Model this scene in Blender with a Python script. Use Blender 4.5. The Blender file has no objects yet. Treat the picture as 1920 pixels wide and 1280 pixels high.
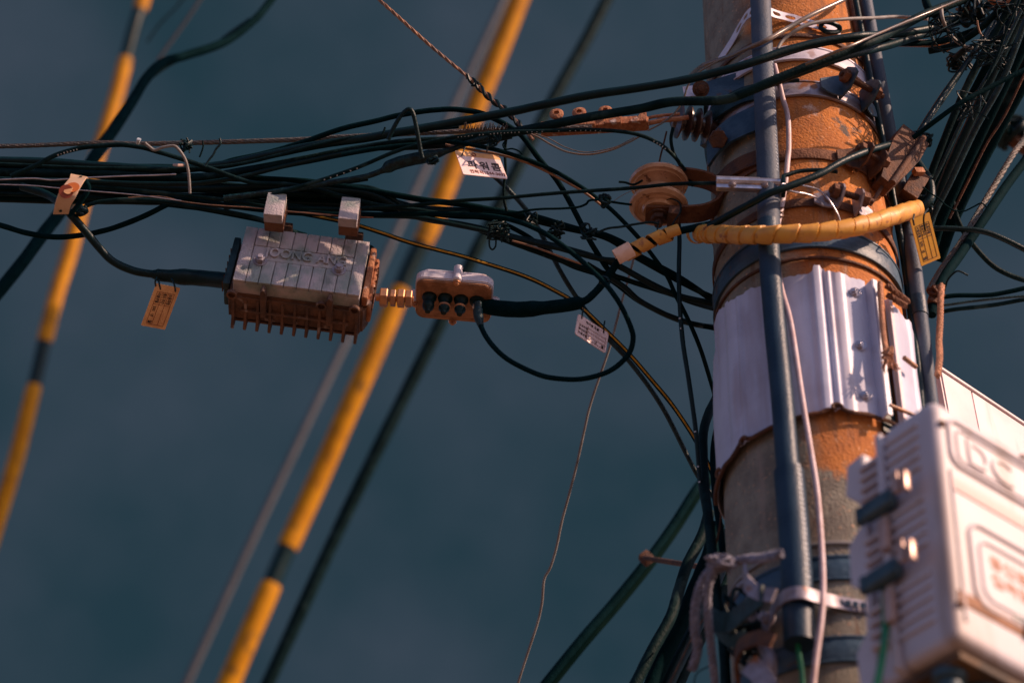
import bpy, bmesh, math, random
from mathutils import Vector, Matrix, noise
random.seed(7)
S = bpy.context.scene
COL = S.collection
R = math.radians
# ------------------------------------------------------------------ camera
ELEV = R(42.0)            # the lens looks up at the pole head
FPX = 3800.0              # focal length in photo pixels (1920 wide)
CAM = Vector((0, 0, 1.6))
cd = bpy.data.cameras.new('camera'); cam = bpy.data.objects.new('camera', cd); COL.objects.link(cam)
cam.location = CAM; cam.rotation_euler = (math.pi/2 + ELEV, 0, 0)
cd.sensor_width = 36.0; cd.lens = 36.0*FPX/1920.0; cd.clip_start = 0.05; cd.clip_end = 3000
cd.dof.use_dof = True; cd.dof.focus_distance = 3.52; cd.dof.aperture_fstop = 2.5
S.camera = cam
# ------------------------------------------------------------------ sky and sun
SUN_AZ, SUN_EL = R(111), R(32)      # clockwise from +Y
sund = Vector((math.sin(SUN_AZ)*math.cos(SUN_EL), math.cos(SUN_AZ)*math.cos(SUN_EL), math.sin(SUN_EL)))
ld = bpy.data.lights.new('sun', 'SUN'); ld.energy = 5.0; ld.angle = R(0.5); ld.color = (1.0, 0.66, 0.47)
sun = bpy.data.objects.new('sun', ld); COL.objects.link(sun)
sun.rotation_euler = sund.to_track_quat('Z', 'Y').to_euler(); sun.location = (3, -2, 8)
W = bpy.data.worlds.new('World'); S.world = W; W.use_nodes = True
nt = W.node_tree; nt.nodes.clear()
def N(t, k, **kw):
    n = t.nodes.new(k)
    for a, b in kw.items():
        if a.startswith('i_'):
            n.inputs[a[2:].replace('_', ' ')].default_value = b
        else: setattr(n, a, b)
    return n
sky = N(nt, 'ShaderNodeTexSky', sky_type='NISHITA', sun_disc=False, sun_elevation=SUN_EL, sun_rotation=SUN_AZ, dust_density=2.0)
tint = N(nt, 'ShaderNodeMix', data_type='RGBA', blend_type='MULTIPLY'); tint.inputs[0].default_value = 1.0
tint.inputs[7].default_value = (0.88, 0.88, 1.12, 1)
nt.links.new(sky.outputs[0], tint.inputs[6])
tc = N(nt, 'ShaderNodeTexCoord')
dot = N(nt, 'ShaderNodeVectorMath', operation='DOT_PRODUCT'); dot.inputs[1].default_value = (0, math.cos(ELEV), math.sin(ELEV))
nt.links.new(tc.outputs['Generated'], dot.inputs[0])
mr = N(nt, 'ShaderNodeMapRange', interpolation_type='SMOOTHSTEP'); mr.inputs[1].default_value = 0.35; mr.inputs[2].default_value = 0.88
nt.links.new(dot.outputs['Value'], mr.inputs[0])
nz = N(nt, 'ShaderNodeTexNoise'); nz.inputs['Scale'].default_value = 7.0; nz.inputs['Detail'].default_value = 5.0
nt.links.new(tc.outputs['Generated'], nz.inputs['Vector'])
cr = N(nt, 'ShaderNodeValToRGB')
cr.color_ramp.elements[0].position = 0.36; cr.color_ramp.elements[0].color = (0.155, 0.38, 0.54, 1)
cr.color_ramp.elements[1].position = 0.64; cr.color_ramp.elements[1].color = (0.38, 0.56, 0.80, 1)
nt.links.new(nz.outputs['Fac'], cr.inputs[0])
mx = N(nt, 'ShaderNodeMix', data_type='RGBA')
nt.links.new(mr.outputs[0], mx.inputs[0]); nt.links.new(tint.outputs[2], mx.inputs[6]); nt.links.new(cr.outputs[0], mx.inputs[7])
bg = N(nt, 'ShaderNodeBackground'); bg.inputs[1].default_value = 0.09
nt.links.new(mx.outputs[2], bg.inputs[0])
nt.links.new(bg.outputs[0], N(nt, 'ShaderNodeOutputWorld').inputs[0])
S.view_settings.view_transform = 'Standard'; S.view_settings.look = 'None'; S.view_settings.exposure = 0.25; S.view_settings.gamma = 1
# ------------------------------------------------------------------ pixel -> place
CE, SE = math.cos(ELEV), math.sin(ELEV)
RT, UP, FW = Vector((1, 0, 0)), Vector((0, -SE, CE)), Vector((0, CE, SE))
F0 = 3.5
PX = F0/FPX               # metres per photo pixel at the main depth
def ray(px, py): return RT*((px-960)/FPX) + UP*((640-py)/FPX) + FW
def at(px, py, d=F0): return CAM + ray(px, py)*d
def vd(py, H): return H/(CE - (640-py)/FPX*SE)     # depth of the upright plane H metres ahead
# ------------------------------------------------------------------ materials
def mat(name, base, rough=0.6, metal=0.0, var=None, scale=20.0, bump=0.0, bscale=80.0, spec=0.5, lo=0.42, hi=0.58, spots=None, sscale=60.0, slo=0.62, shi=0.68, coat=0.0, trans=0.0, stretch=1.0):
    m = bpy.data.materials.new(name); m.use_nodes = True; t = m.node_tree
    b = t.nodes['Principled BSDF']
    b.inputs['Base Color'].default_value = (*base, 1); b.inputs['Roughness'].default_value = rough
    b.inputs['Metallic'].default_value = metal; b.inputs['Specular IOR Level'].default_value = spec
    if coat: b.inputs['Coat Weight'].default_value = coat
    if trans: b.inputs['Transmission Weight'].default_value = trans
    c = N(t, 'ShaderNodeTexCoord')
    out = None
    if var:
        n = N(t, 'ShaderNodeTexNoise'); n.inputs['Scale'].default_value = scale; n.inputs['Detail'].default_value = 6; n.inputs['Roughness'].default_value = 0.62
        t.links.new(c.outputs['Object'], n.inputs['Vector'])
        r = N(t, 'ShaderNodeMapRange'); r.inputs[1].default_value = lo; r.inputs[2].default_value = hi
        t.links.new(n.outputs['Fac'], r.inputs[0])
        x = N(t, 'ShaderNodeMix', data_type='RGBA'); x.inputs[6].default_value = (*base, 1); x.inputs[7].default_value = (*var, 1)
        t.links.new(r.outputs[0], x.inputs[0]); out = x.outputs[2]
    if spots:
        n = N(t, 'ShaderNodeTexNoise'); n.inputs['Scale'].default_value = sscale; n.inputs['Detail'].default_value = 5
        mp = N(t, 'ShaderNodeMapping'); mp.inputs['Scale'].default_value = (1, 1, stretch); t.links.new(c.outputs['Object'], mp.inputs['Vector'])
        t.links.new(mp.outputs[0], n.inputs['Vector'])
        r = N(t, 'ShaderNodeMapRange'); r.inputs[1].default_value = slo; r.inputs[2].default_value = shi
        t.links.new(n.outputs['Fac'], r.inputs[0])
        x = N(t, 'ShaderNodeMix', data_type='RGBA'); x.inputs[6].default_value = (*base, 1); x.inputs[7].default_value = (*spots, 1)
        if out: t.links.new(out, x.inputs[6])
        t.links.new(r.outputs[0], x.inputs[0]); out = x.outputs[2]
    if out: t.links.new(out, b.inputs['Base Color'])
    if bump:
        n = N(t, 'ShaderNodeTexNoise'); n.inputs['Scale'].default_value = bscale; n.inputs['Detail'].default_value = 5
        t.links.new(c.outputs['Object'], n.inputs['Vector'])
        q = N(t, 'ShaderNodeBump'); q.inputs['Strength'].default_value = bump; q.inputs['Distance'].default_value = 0.004
        t.links.new(n.outputs['Fac'], q.inputs['Height']); t.links.new(q.outputs[0], b.inputs['Normal'])
    return m
M = dict(
 rubber=mat('black_rubber', (.0005,.0125,.0155), .4, var=(.001,.018,.022), scale=40, bump=.2, bscale=300, spec=.2),
 rubber_matte=mat('matte_rubber', (.0005,.0115,.0145), .8, var=(.0012,.015,.019), scale=50, bump=.3, bscale=260, spec=.03),
 rubber_dusty=mat('dusty_rubber', (.0008,.011,.013), .6, var=(.004,.02,.023), scale=30, bump=.4, bscale=200, spec=.08, spots=(.02,.045,.047), sscale=18),
 rubber_grey=mat('weathered_rubber', (.003,.018,.022), .4, var=(.012,.042,.05), scale=60, bump=.4, bscale=400, spec=.3),
 tape=mat('black_tape', (.001,.012,.015), .36, var=(.006,.034,.04), scale=80, bump=.7, bscale=160, spec=.3),
 conduit=mat('blue_grey_pvc', (.045,.068,.105), .6, var=(.065,.085,.12), scale=14, bump=.2, bscale=220, spec=.3, spots=(.10,.10,.11), sscale=14, stretch=.2),
 conduit_dark=mat('navy_pvc', (.008,.028,.054), .45, var=(.015,.04,.07), scale=16, bump=.2, bscale=220, spec=.35, spots=(.04,.06,.08), sscale=16, stretch=.2),
 navy=mat('navy_painted_steel', (.016,.05,.09), .5, var=(.04,.085,.13), scale=25, bump=.3, bscale=120, spots=(.12,.06,.035), sscale=30),
 ylw=mat('yellow_plastic', (.54,.235,.002), .6, var=(.46,.19,.003), scale=8, spec=.2, spots=(.20,.10,.015), sscale=14, slo=.55, shi=.75, bump=.3, bscale=30),
 ylwrap=mat('yellow_spiral_plastic', (.70,.34,.05), .5, var=(.62,.28,.05), scale=40, bump=.15, spots=(.35,.13,.04), sscale=50),
 ystripe=mat('yellow_stripe', (.60,.30,.01), .5, var=(.4,.2,.01), scale=120),
 steel=mat('galvanised_steel', (.36,.33,.38), .5, .35, var=(.26,.22,.24), scale=30, bump=.25, spots=(.28,.11,.04), sscale=22),
 bright=mat('bright_steel', (.62,.58,.62), .32, .8, var=(.45,.42,.45), scale=60, bump=.15),
 alu=mat('cast_aluminium', (.48,.42,.44), .68, .1, var=(.26,.30,.29), scale=16, bump=.5, bscale=340, spots=(.16,.19,.18), sscale=26, slo=.54, shi=.7),
 aluwarm=mat('bounce_brown_aluminium', (.16,.075,.045), .75, .1, var=(.085,.045,.033), scale=30, bump=.6, bscale=200, spots=(.30,.22,.20), sscale=40),  # brown of warm ground bounce put into the housing colour
 rust=mat('rusty_steel', (.20,.085,.042), .8, .2, var=(.12,.045,.022), scale=40, bump=.7, bscale=220),
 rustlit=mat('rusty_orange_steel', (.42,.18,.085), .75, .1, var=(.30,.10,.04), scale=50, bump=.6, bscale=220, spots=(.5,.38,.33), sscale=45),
 darkrust=mat('dark_rusty_steel', (.075,.038,.028), .8, .2, var=(.14,.06,.03), scale=40, bump=.6, bscale=220),
 brass=mat('tarnished_brass', (.62,.28,.12), .45, .5, var=(.4,.2,.12), scale=60),
 brown=mat('brown_dusty_cover', (.40,.19,.10), .75, var=(.26,.12,.06), scale=45, bump=.4, bscale=160, spots=(.10,.05,.035), sscale=25),
 porcelain=mat('brown_porcelain', (.66,.38,.23), .26, var=(.54,.29,.16), scale=26, spots=(.2,.08,.035), sscale=70, coat=.5),
 white=mat('white_painted', (.70,.66,.74), .5, var=(.60,.56,.65), scale=30, bump=.2, spots=(.45,.33,.33), sscale=24),
 sheet=mat('white_ribbed_plastic', (.54,.56,.70), .42, var=(.46,.47,.60), scale=9, bump=.12, bscale=60, spots=(.36,.28,.30), sscale=24, slo=.54, shi=.80, stretch=.12),
 boxw=mat('white_moulded_plastic', (.60,.56,.60), .5, var=(.54,.49,.52), scale=6, spots=(.34,.25,.20), sscale=22, slo=.55, shi=.80, stretch=.14),
 boxdark=mat('dark_latch_plastic', (.02,.055,.075), .45, var=(.04,.08,.1), scale=40),
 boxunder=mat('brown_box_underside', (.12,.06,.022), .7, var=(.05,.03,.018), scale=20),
 panel=mat('pale_panel', (.74,.62,.64), .5, var=(.68,.56,.58), scale=8, spots=(.45,.34,.32), sscale=20, slo=.6, shi=.78, stretch=.15),
 latch=mat('bright_latch', (.50,.33,.27), .35, .3),
 salmon=mat('salmon_groove', (.74,.50,.47), .6),
 tagw=mat('white_tag', (.93,.70,.68), .5, var=(.85,.62,.60), scale=30),
 tago=mat('orange_tag', (.90,.50,.23), .5, var=(.7,.36,.16), scale=30),
 tagy=mat('yellow_tag', (.62,.30,.015), .5, var=(.55,.25,.02), scale=30),
 orange=mat('orange_print', (.55,.14,.02), .5),
 maroon=mat('maroon_print', (.28,.05,.02), .5),
 ink=mat('dark_print', (.035,.02,.02), .6),
 inkr=mat('red_brown_print', (.22,.05,.02), .6),
 inkbox=mat('brown_print', (.35,.12,.05), .6),
 whitep=mat('white_print', (.5,.55,.6), .6),
 strand=mat('weathered_strand', (.085,.09,.088), .6, .3, var=(.13,.10,.085), scale=60, bump=.5, bscale=300),
 copper=mat('copper_wire', (.34,.17,.09), .5, .3, var=(.18,.11,.08), scale=60),
 clear=mat('clear_plastic_wire', (.30,.20,.14), .25, var=(.22,.2,.18), scale=30, trans=.35),
 greywire=mat('grey_wire', (.24,.23,.22), .6, var=(.18,.16,.15), scale=30),
 whitecable=mat('white_cable', (.58,.46,.48), .5, var=(.46,.32,.32), scale=20, bump=.2),
 greyblur=mat('pale_grey_cable', (.115,.12,.135), .7, var=(.10,.105,.12), scale=6),
 peach=mat('peach_plastic', (.85,.56,.42), .5, var=(.75,.45,.3), scale=40),
 rope=mat('grey_rope', (.28,.27,.33), .9, var=(.17,.17,.22), scale=90, bump=1, bscale=300),
 ropetan=mat('tan_rope', (.55,.26,.15), .9, var=(.4,.2,.12), scale=90, bump=1, bscale=300),
 green=mat('green_wire', (.005,.16,.07), .45, var=(.01,.2,.07), scale=20),
 soil=mat('ground_soil', (.17,.11,.07), .9, var=(.13,.09,.06), scale=.4, bump=.4, bscale=3),
)
def concrete():
    m = bpy.data.materials.new('weathered_sun_shade_concrete'); m.use_nodes = True; t = m.node_tree; b = t.nodes['Principled BSDF']
    b.inputs['Roughness'].default_value = .92; b.inputs['Specular IOR Level'].default_value = .25
    c = N(t, 'ShaderNodeTexCoord'); L = t.links.new
    def ns(scale, det, a, z, vec=None):
        n = N(t, 'ShaderNodeTexNoise'); n.inputs['Scale'].default_value = scale; n.inputs['Detail'].default_value = det; n.inputs['Roughness'].default_value = .65
        L(vec or c.outputs['Object'], n.inputs['Vector'])
        r = N(t, 'ShaderNodeMapRange'); r.inputs[1].default_value = a; r.inputs[2].default_value = z; L(n.outputs['Fac'], r.inputs[0]); return r.outputs[0], n.outputs['Fac']
    def mix(f, a, z):
        x = N(t, 'ShaderNodeMix', data_type='RGBA')
        L(f, x.inputs[0])
        for i, v in ((6, a), (7, z)):
            if isinstance(v, tuple): x.inputs[i].default_value = (*v, 1)
            else: L(v, x.inputs[i])
        return x.outputs[2]
    # sunlit upper right rust orange; shaded left and lower length painted grey, ragged edge
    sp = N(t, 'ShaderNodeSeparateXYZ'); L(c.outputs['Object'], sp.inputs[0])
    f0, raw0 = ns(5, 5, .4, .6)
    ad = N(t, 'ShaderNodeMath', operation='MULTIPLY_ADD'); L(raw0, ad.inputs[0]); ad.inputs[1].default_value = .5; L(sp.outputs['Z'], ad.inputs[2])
    zr = N(t, 'ShaderNodeMapRange'); zr.inputs[1].default_value = CONC_Z+.25-.15; zr.inputs[2].default_value = CONC_Z+.25-.12; L(ad.outputs[0], zr.inputs[0])  # shadow boundary painted in: orange above, grey below
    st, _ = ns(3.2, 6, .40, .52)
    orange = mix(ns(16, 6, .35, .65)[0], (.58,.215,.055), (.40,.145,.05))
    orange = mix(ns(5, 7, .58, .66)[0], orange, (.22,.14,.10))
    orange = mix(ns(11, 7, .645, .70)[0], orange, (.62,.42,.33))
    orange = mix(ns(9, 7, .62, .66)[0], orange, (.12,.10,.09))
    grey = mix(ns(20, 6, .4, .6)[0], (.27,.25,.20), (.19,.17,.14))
    xr = N(t, 'ShaderNodeMapRange'); xr.inputs[1].default_value = -.005; xr.inputs[2].default_value = .035  # left side painted grey as shade, orange kept for the sunlit right
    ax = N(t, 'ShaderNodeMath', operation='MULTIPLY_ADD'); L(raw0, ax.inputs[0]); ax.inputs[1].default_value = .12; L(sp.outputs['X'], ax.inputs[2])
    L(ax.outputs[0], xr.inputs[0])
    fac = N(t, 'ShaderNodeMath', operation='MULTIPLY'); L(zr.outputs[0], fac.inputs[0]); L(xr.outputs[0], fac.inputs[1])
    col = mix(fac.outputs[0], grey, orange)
    mp = N(t, 'ShaderNodeMapping'); mp.inputs['Scale'].default_value = (1, 1, .10); L(c.outputs['Object'], mp.inputs['Vector'])
    col = mix(ns(38, 6, .56, .72, mp.outputs[0])[0], col, (.16,.085,.05))
    col = mix(ns(24, 6, .60, .76, mp.outputs[0])[0], col, (.34,.27,.22))
    col = mix(ns(150, 3, .62, .70)[0], col, (.62,.36,.22))
    col = mix(ns(60, 4, .66, .72)[0], col, (.09,.05,.035))
    v = N(t, 'ShaderNodeTexVoronoi'); v.inputs['Scale'].default_value = 70; L(c.outputs['Object'], v.inputs['Vector'])
    vr = N(t, 'ShaderNodeMapRange'); vr.inputs[1].default_value = .10; vr.inputs[2].default_value = .05; L(v.outputs['Distance'], vr.inputs[0])
    col = mix(vr.outputs[0], col, (.06,.035,.025))
    L(col, b.inputs['Base Color'])
    n = N(t, 'ShaderNodeTexNoise'); n.inputs['Scale'].default_value = 220; n.inputs['Detail'].default_value = 6; L(c.outputs['Object'], n.inputs['Vector'])
    q = N(t, 'ShaderNodeBump'); q.inputs['Strength'].default_value = .55; q.inputs['Distance'].default_value = .005; L(n.outputs['Fac'], q.inputs['Height']); L(q.outputs[0], b.inputs['Normal'])
    return m
# ------------------------------------------------------------------ mesh helpers
def smooth_path(pts, n=7):
    P = [Vector(p) for p in pts]
    if len(P) < 3: return [P[0].lerp(P[-1], i/6) for i in range(7)]
    Q = [P[0]*2-P[1]] + P + [P[-1]*2-P[-2]]; out = []
    for i in range(1, len(Q)-2):
        a, b, c, d = Q[i-1:i+3]
        for k in range(n):
            t = k/n
            out.append(((b*2) + (c-a)*t + (a*2-b*5+c*4-d)*t*t + (b*3-a-c*3+d)*t*t*t)*.5)
    out.append(Q[-2].copy()); return out
def frames(P):
    T = []
    for i in range(len(P)):
        a = P[max(i-1, 0)]; b = P[min(i+1, len(P)-1)]; v = (b-a)
        T.append(v.normalized() if v.length > 1e-9 else Vector((1, 0, 0)))
    ref = Vector((0, -1, .3)); u = ref - T[0]*ref.dot(T[0]); u.normalize(); U = [u]
    for i in range(1, len(P)):
        u = U[-1] - T[i]*U[-1].dot(T[i]); u = u.normalized() if u.length > 1e-6 else U[-1]; U.append(u)
    return T, U
class G:
    def __init__(s): s.bm = bmesh.new()
    def add(s, vs, fs):
        b = [s.bm.verts.new(v) for v in vs]
        for f in fs:
            try: s.bm.faces.new([b[i] for i in f])
            except ValueError: pass
        return s
    def box(s, Mx, x, y, z, bev=0.0, seg=2):
        t = bmesh.new(); bmesh.ops.create_cube(t, size=1)
        for v in t.verts: v.co = Vector((v.co.x*x, v.co.y*y, v.co.z*z))
        if bev: bmesh.ops.bevel(t, geom=t.edges[:], offset=bev, segments=seg, affect='EDGES', profile=.6)
        s.merge(t, Mx); return s
    def merge(s, t, Mx=None):
        if Mx is not None: t.transform(Mx)
        me = bpy.data.meshes.new('t'); t.to_mesh(me); t.free(); s.bm.from_mesh(me); bpy.data.meshes.remove(me)
    def lathe(s, Mx, prof, seg=32, hexa=False):
        k = 6 if hexa else seg; vs, fs = [], []
        for (r, z) in prof:
            for i in range(k):
                a = 2*math.pi*i/k; vs.append(Mx @ Vector((r*math.cos(a), r*math.sin(a), z)))
        for j in range(len(prof)-1):
            for i in range(k): fs.append((j*k+i, j*k+(i+1) % k, (j+1)*k+(i+1) % k, (j+1)*k+i))
        if prof[0][0] > 1e-6: fs.append(tuple(range(k))[::-1])
        if prof[-1][0] > 1e-6: fs.append(tuple((len(prof)-1)*k+i for i in range(k)))
        return s.add(vs, fs)
    def cyl(s, Mx, r, h, seg=20, hexa=False, c=.08):
        e = min(r, h)*c
        return s.lathe(Mx, [(r-e, 0), (r, e), (r, h-e), (r-e, h)], seg, hexa)
    def tube(s, P, r, seg=10, cap=True):
        T, U = frames(P); vs, fs = [], []; n = len(P)
        for i, p in enumerate(P):
            rr = r[i] if isinstance(r, list) else (r(i/(n-1)) if callable(r) else r)
            V = T[i].cross(U[i])
            for k in range(seg):
                a = 2*math.pi*k/seg; vs.append(p + (U[i]*math.cos(a) + V*math.sin(a))*rr)
        for i in range(n-1):
            for k in range(seg): fs.append((i*seg+k, i*seg+(k+1) % seg, (i+1)*seg+(k+1) % seg, (i+1)*seg+k))
        if cap: fs.append(tuple(range(seg))[::-1]); fs.append(tuple((n-1)*seg+k for k in range(seg)))
        return s.add(vs, fs)
    def strand(s, P, rad, n=3, pitch=.035, rw=None):
        T, U = frames(P); L = [0]
        for i in range(1, len(P)): L.append(L[-1] + (P[i]-P[i-1]).length)
        tot = L[-1]; m = int(tot/pitch*9)+4; rw = rw or rad*.58
        for q in range(n):
            pts = []; j = 0
            for i in range(m):
                d = tot*i/(m-1)
                while j < len(L)-2 and L[j+1] < d: j += 1
                f = (d-L[j])/max(L[j+1]-L[j], 1e-9); p = P[j].lerp(P[j+1], f); t = T[j].lerp(T[j+1], f); u = U[j].lerp(U[j+1], f).normalized(); v = t.cross(u).normalized()
                a = 2*math.pi*(d/pitch + q/n); pts.append(p + (u*math.cos(a)+v*math.sin(a))*rad*.5)
            s.tube(pts, rw, 6)
        return s
    def ribbon(s, P, Wd, Nm, w, th):
        """flat bar along P: width along Wd[i], thickness along Nm[i]"""
        vs, fs = [], []
        for i, p in enumerate(P):
            a = Wd[i]*(w[i] if isinstance(w, list) else w)*.5; b = Nm[i]*th*.5
            vs += [p-a-b, p+a-b, p+a+b, p-a+b]
        for i in range(len(P)-1):
            o = 4*i
            for k in range(4): fs.append((o+k, o+(k+1) % 4, o+4+(k+1) % 4, o+4+k))
        fs.append((3, 2, 1, 0)); o = 4*(len(P)-1); fs.append((o, o+1, o+2, o+3))
        return s.add(vs, fs)
    def prism(s, Mx, poly, z0, z1, bev=0):
        t = bmesh.new(); a = [t.verts.new((x, y, z0)) for x, y in poly]; b = [t.verts.new((x, y, z1)) for x, y in poly]; n = len(poly)
        t.faces.new(a[::-1]); t.faces.new(b)
        for i in range(n): t.faces.new((a[i], a[(i+1) % n], b[(i+1) % n], b[i]))
        bmesh.ops.recalc_face_normals(t, faces=t.faces[:])
        if bev: bmesh.ops.bevel(t, geom=t.edges[:], offset=bev, segments=2, affect='EDGES')
        s.merge(t, Mx); return s
    def build(s, name, m, parent=None, label=None, cat=None, group=None, kind=None, ang=40, origin=None):
        bmesh.ops.recalc_face_normals(s.bm, faces=s.bm.faces[:])
        me = bpy.data.meshes.new(name); s.bm.to_mesh(me)
        s.bm.free(); me.materials.append(M[m] if isinstance(m, str) else m)
        o = bpy.data.objects.new(name, me); COL.objects.link(o)
        if parent is not None:
            off = world_loc(parent); o.parent = parent
        else:
            off = origin if origin is not None else me.vertices[0].co.copy(); o.location = off
        me.transform(Matrix.Translation(-Vector(off)))
        me.shade_smooth(); me.set_sharp_from_angle(angle=R(ang))
        tag(o, label, cat, group, kind); return o
def world_loc(o):
    v = Vector(o.location)
    while o.parent: o = o.parent; v += o.location
    return v
def tag(o, label=None, cat=None, group=None, kind=None):
    for k, v in (('label', label), ('category', cat), ('group', group), ('kind', kind)):
        if v: o[k] = v
    return o
def thing(name, loc, label, cat, group=None):
    o = bpy.data.objects.new(name, None); COL.objects.link(o); o.location = loc; o.empty_display_size = .05
    return tag(o, label, cat, group)
_tc = {}
def text(g, s, h, O, ex, ey, en, ext=.0004, bold=.0):
    """text with capital height h, lower left corner at O, lying in the plane ex/ey and raised along en"""
    key = (s, bold)
    if key not in _tc:
        c = bpy.data.curves.new('t', 'FONT'); c.body = s; c.extrude = .5; c.offset = bold; c.resolution_u = 3
        o = bpy.data.objects.new('t', c); COL.objects.link(o); bpy.context.view_layer.update()
        me = bpy.data.meshes.new_from_object(o.evaluated_get(bpy.context.evaluated_depsgraph_get()))
        vs = [v.co.copy() for v in me.vertices]; fs = [tuple(p.vertices) for p in me.polygons]
        bpy.data.objects.remove(o); bpy.data.curves.remove(c); bpy.data.meshes.remove(me); _tc[key] = (vs, fs)
    vs, fs = _tc[key]; k = h/.72
    g.add([O + ex*(v.x*k) + ey*(v.y*k) + en*((v.z+.5)*ext) for v in vs], fs); return g
def frame(px, py, d, yaw=0, roll=0, pitch=0):
    return Matrix.Translation(at(px, py, d)) @ Matrix.Rotation(R(yaw), 4, 'Z') @ Matrix.Rotation(R(roll), 4, 'Y') @ Matrix.Rotation(R(pitch), 4, 'X')
def TL(x, y, z): return Matrix.Translation((x, y, z))
RX = lambda a: Matrix.Rotation(R(a), 4, 'X')
RY = lambda a: Matrix.Rotation(R(a), 4, 'Y')
RZ = lambda a: Matrix.Rotation(R(a), 4, 'Z')
def path(pts, d=F0):
    n = len(pts); out = []
    for i, p in enumerate(pts):
        if len(p) > 2: dd = p[2]
        elif isinstance(d, tuple): dd = d[0] + (d[1]-d[0])*i/max(n-1, 1)
        else: dd = d
        out.append(at(p[0], p[1], dd))
    return out
def cab(label, pts, w, d=F0, m='rubber', name='cable', cat='cable', group=None, n=7, seg=10, build=True, rfun=None):
    if m == 'rubber': m = ('rubber_matte', 'rubber', 'rubber_dusty')[len(o_path) % 3]
    P = smooth_path(path(pts, d), n)
    dm = d if not isinstance(d, tuple) else sum(d)/2
    if len(pts[0]) > 2: dm = pts[0][2]
    r = w*.5*dm/FPX
    sd_ = len(o_path)*3.7
    P = [p + Vector((0, noise.noise(Vector((p.x*9, sd_, 1))), noise.noise(Vector((p.x*9+p.z*5, sd_, 8)))))*.0016 + Vector((0, 0, noise.noise(Vector((p.x*45+p.z*30, sd_, 4)))))*.0005 for p in P]
    g = G(); g.tube(P, (lambda t: r*rfun(t)*(1+.05*noise.noise(Vector((t*30, sd_, 0))))) if rfun else (lambda t: r*(1+.06*noise.noise(Vector((t*25, sd_, 0))))), seg)
    o = g.build(name, m, None, label, cat, group); o_path[o.name] = (P, r); return o
o_path = {}
def marking(o, t0, t1, n, h=.0035, side=.35, m='whitep'):
    """a run of small printed dashes on a cable, as a child part"""
    P, r = o_path[o.name]; g = G(); L = len(P)-1
    for i in range(n):
        t = (t0 + (t1-t0)*i/max(n-1, 1))*L; k = min(int(t), L-1); p = P[k].lerp(P[k+1], t-k); T = (P[k+1]-P[k]).normalized()
        v = (CAM-p).normalized(); v = (v - T*v.dot(T)).normalized(); s = T.cross(v)
        nrm = (v*math.cos(side) + s*math.sin(side)); c = p + nrm*(r*1.02); b = T.cross(nrm)
        if random.random() < .8: g.ribbon([c - T*h*.28, c + T*h*.28], [b]*2, [nrm]*2, h*random.uniform(.5, 1), .0004)
    g.build('printed_marking', m, o)
# ------------------------------------------------------------------ the pole frame
HP = 2.49
A0 = at(1466, 0, vd(0, HP)); A1 = at(1539, 850, vd(850, HP))
AX = (A0-A1).normalized()
PR = .1545
def on_axis(z): return A1 + AX*((z-A1.z)/AX.z)
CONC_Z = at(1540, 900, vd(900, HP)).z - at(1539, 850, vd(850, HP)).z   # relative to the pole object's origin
def pp(px, py, dr=0.0):
    """point where the sight line meets the pole's surface raised by dr (or passes closest to it)"""
    D = ray(px, py); r = PR+dr
    Dp = D - AX*D.dot(AX); w = CAM-A1; wp = w - AX*w.dot(AX)
    a = Dp.dot(Dp); b = 2*Dp.dot(wp); c = wp.dot(wp)-r*r; disc = b*b-4*a*c
    t = (-b-math.sqrt(disc))/(2*a) if disc > 0 else -b/(2*a)
    return CAM + D*t
def radial(p):
    w = p-A1; return (w - AX*w.dot(AX)).normalized()
def ax_pt(py, px=None):
    """axis point level with the front of the pole seen at row py"""
    cx = 1466 + (1539-1466)*py/850.0 if px is None else px
    p = pp(cx, py); return A1 + AX*(p-A1).dot(AX)
E1 = (RT - AX*RT.dot(AX)).normalized(); E2 = AX.cross(E1)      # E2 points away from the camera
def PM(c, tx=0, ty=0):
    m = Matrix((E1, E2, AX)).transposed().to_4x4(); m.translation = c
    return m @ RX(tx) @ RY(ty)
def band(g, py, w, dr=.0, th=.003, tx=0, ty=0, seg=72, a0=0, a1=360):
    r0, r1 = PR+dr, PR+dr+th; Mx = PM(ax_pt(py), tx, ty)
    if a1-a0 >= 360:
        return g.lathe_ring(Mx, r0, r1, w, seg)
    P, Wd, Nm = [], [], []
    k = int(seg*(a1-a0)/360)+1; q = Mx.to_3x3()
    for i in range(k+1):
        a = R(a0+(a1-a0)*i/k); v = Vector((math.cos(a), math.sin(a), 0)); P.append(Mx @ (v*(r0+r1)/2)); Wd.append(q @ Vector((0, 0, 1))); Nm.append(q @ v)
    g.ribbon(P, Wd, Nm, w, th); return g
def lathe_ring(s, Mx, r0, r1, w, seg=72):
    vs, fs = [], []
    e = min(.0012, w*.2)
    prof = [(r0, -w/2), (r1-e*.6, -w/2), (r1, -w/2+e), (r1, w/2-e), (r1-e*.6, w/2), (r0, w/2)]
    k = len(prof)
    for i in range(seg):
        a = 2*math.pi*i/seg
        for r, z in prof: vs.append(Mx @ Vector((r*math.cos(a), r*math.sin(a), z)))
    for i in range(seg):
        for j in range(k): fs.append((i*k+j, i*k+(j+1) % k, ((i+1) % seg)*k+(j+1) % k, ((i+1) % seg)*k+j))
    return s.add(vs, fs)
G.lathe_ring = lathe_ring
def bolt(g, p, axis, r=.007, h=.006, washer=True, up=None):
    Mx = axis.to_track_quat('Z', 'Y').to_matrix().to_4x4(); Mx.translation = p
    if washer: g.cyl(Mx, r*1.45, .0015, 20)
    g.cyl(Mx @ TL(0, 0, .001), r, h, hexa=True)
    g.cyl(Mx @ TL(0, 0, h), r*.55, h*.5, 14)
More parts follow.
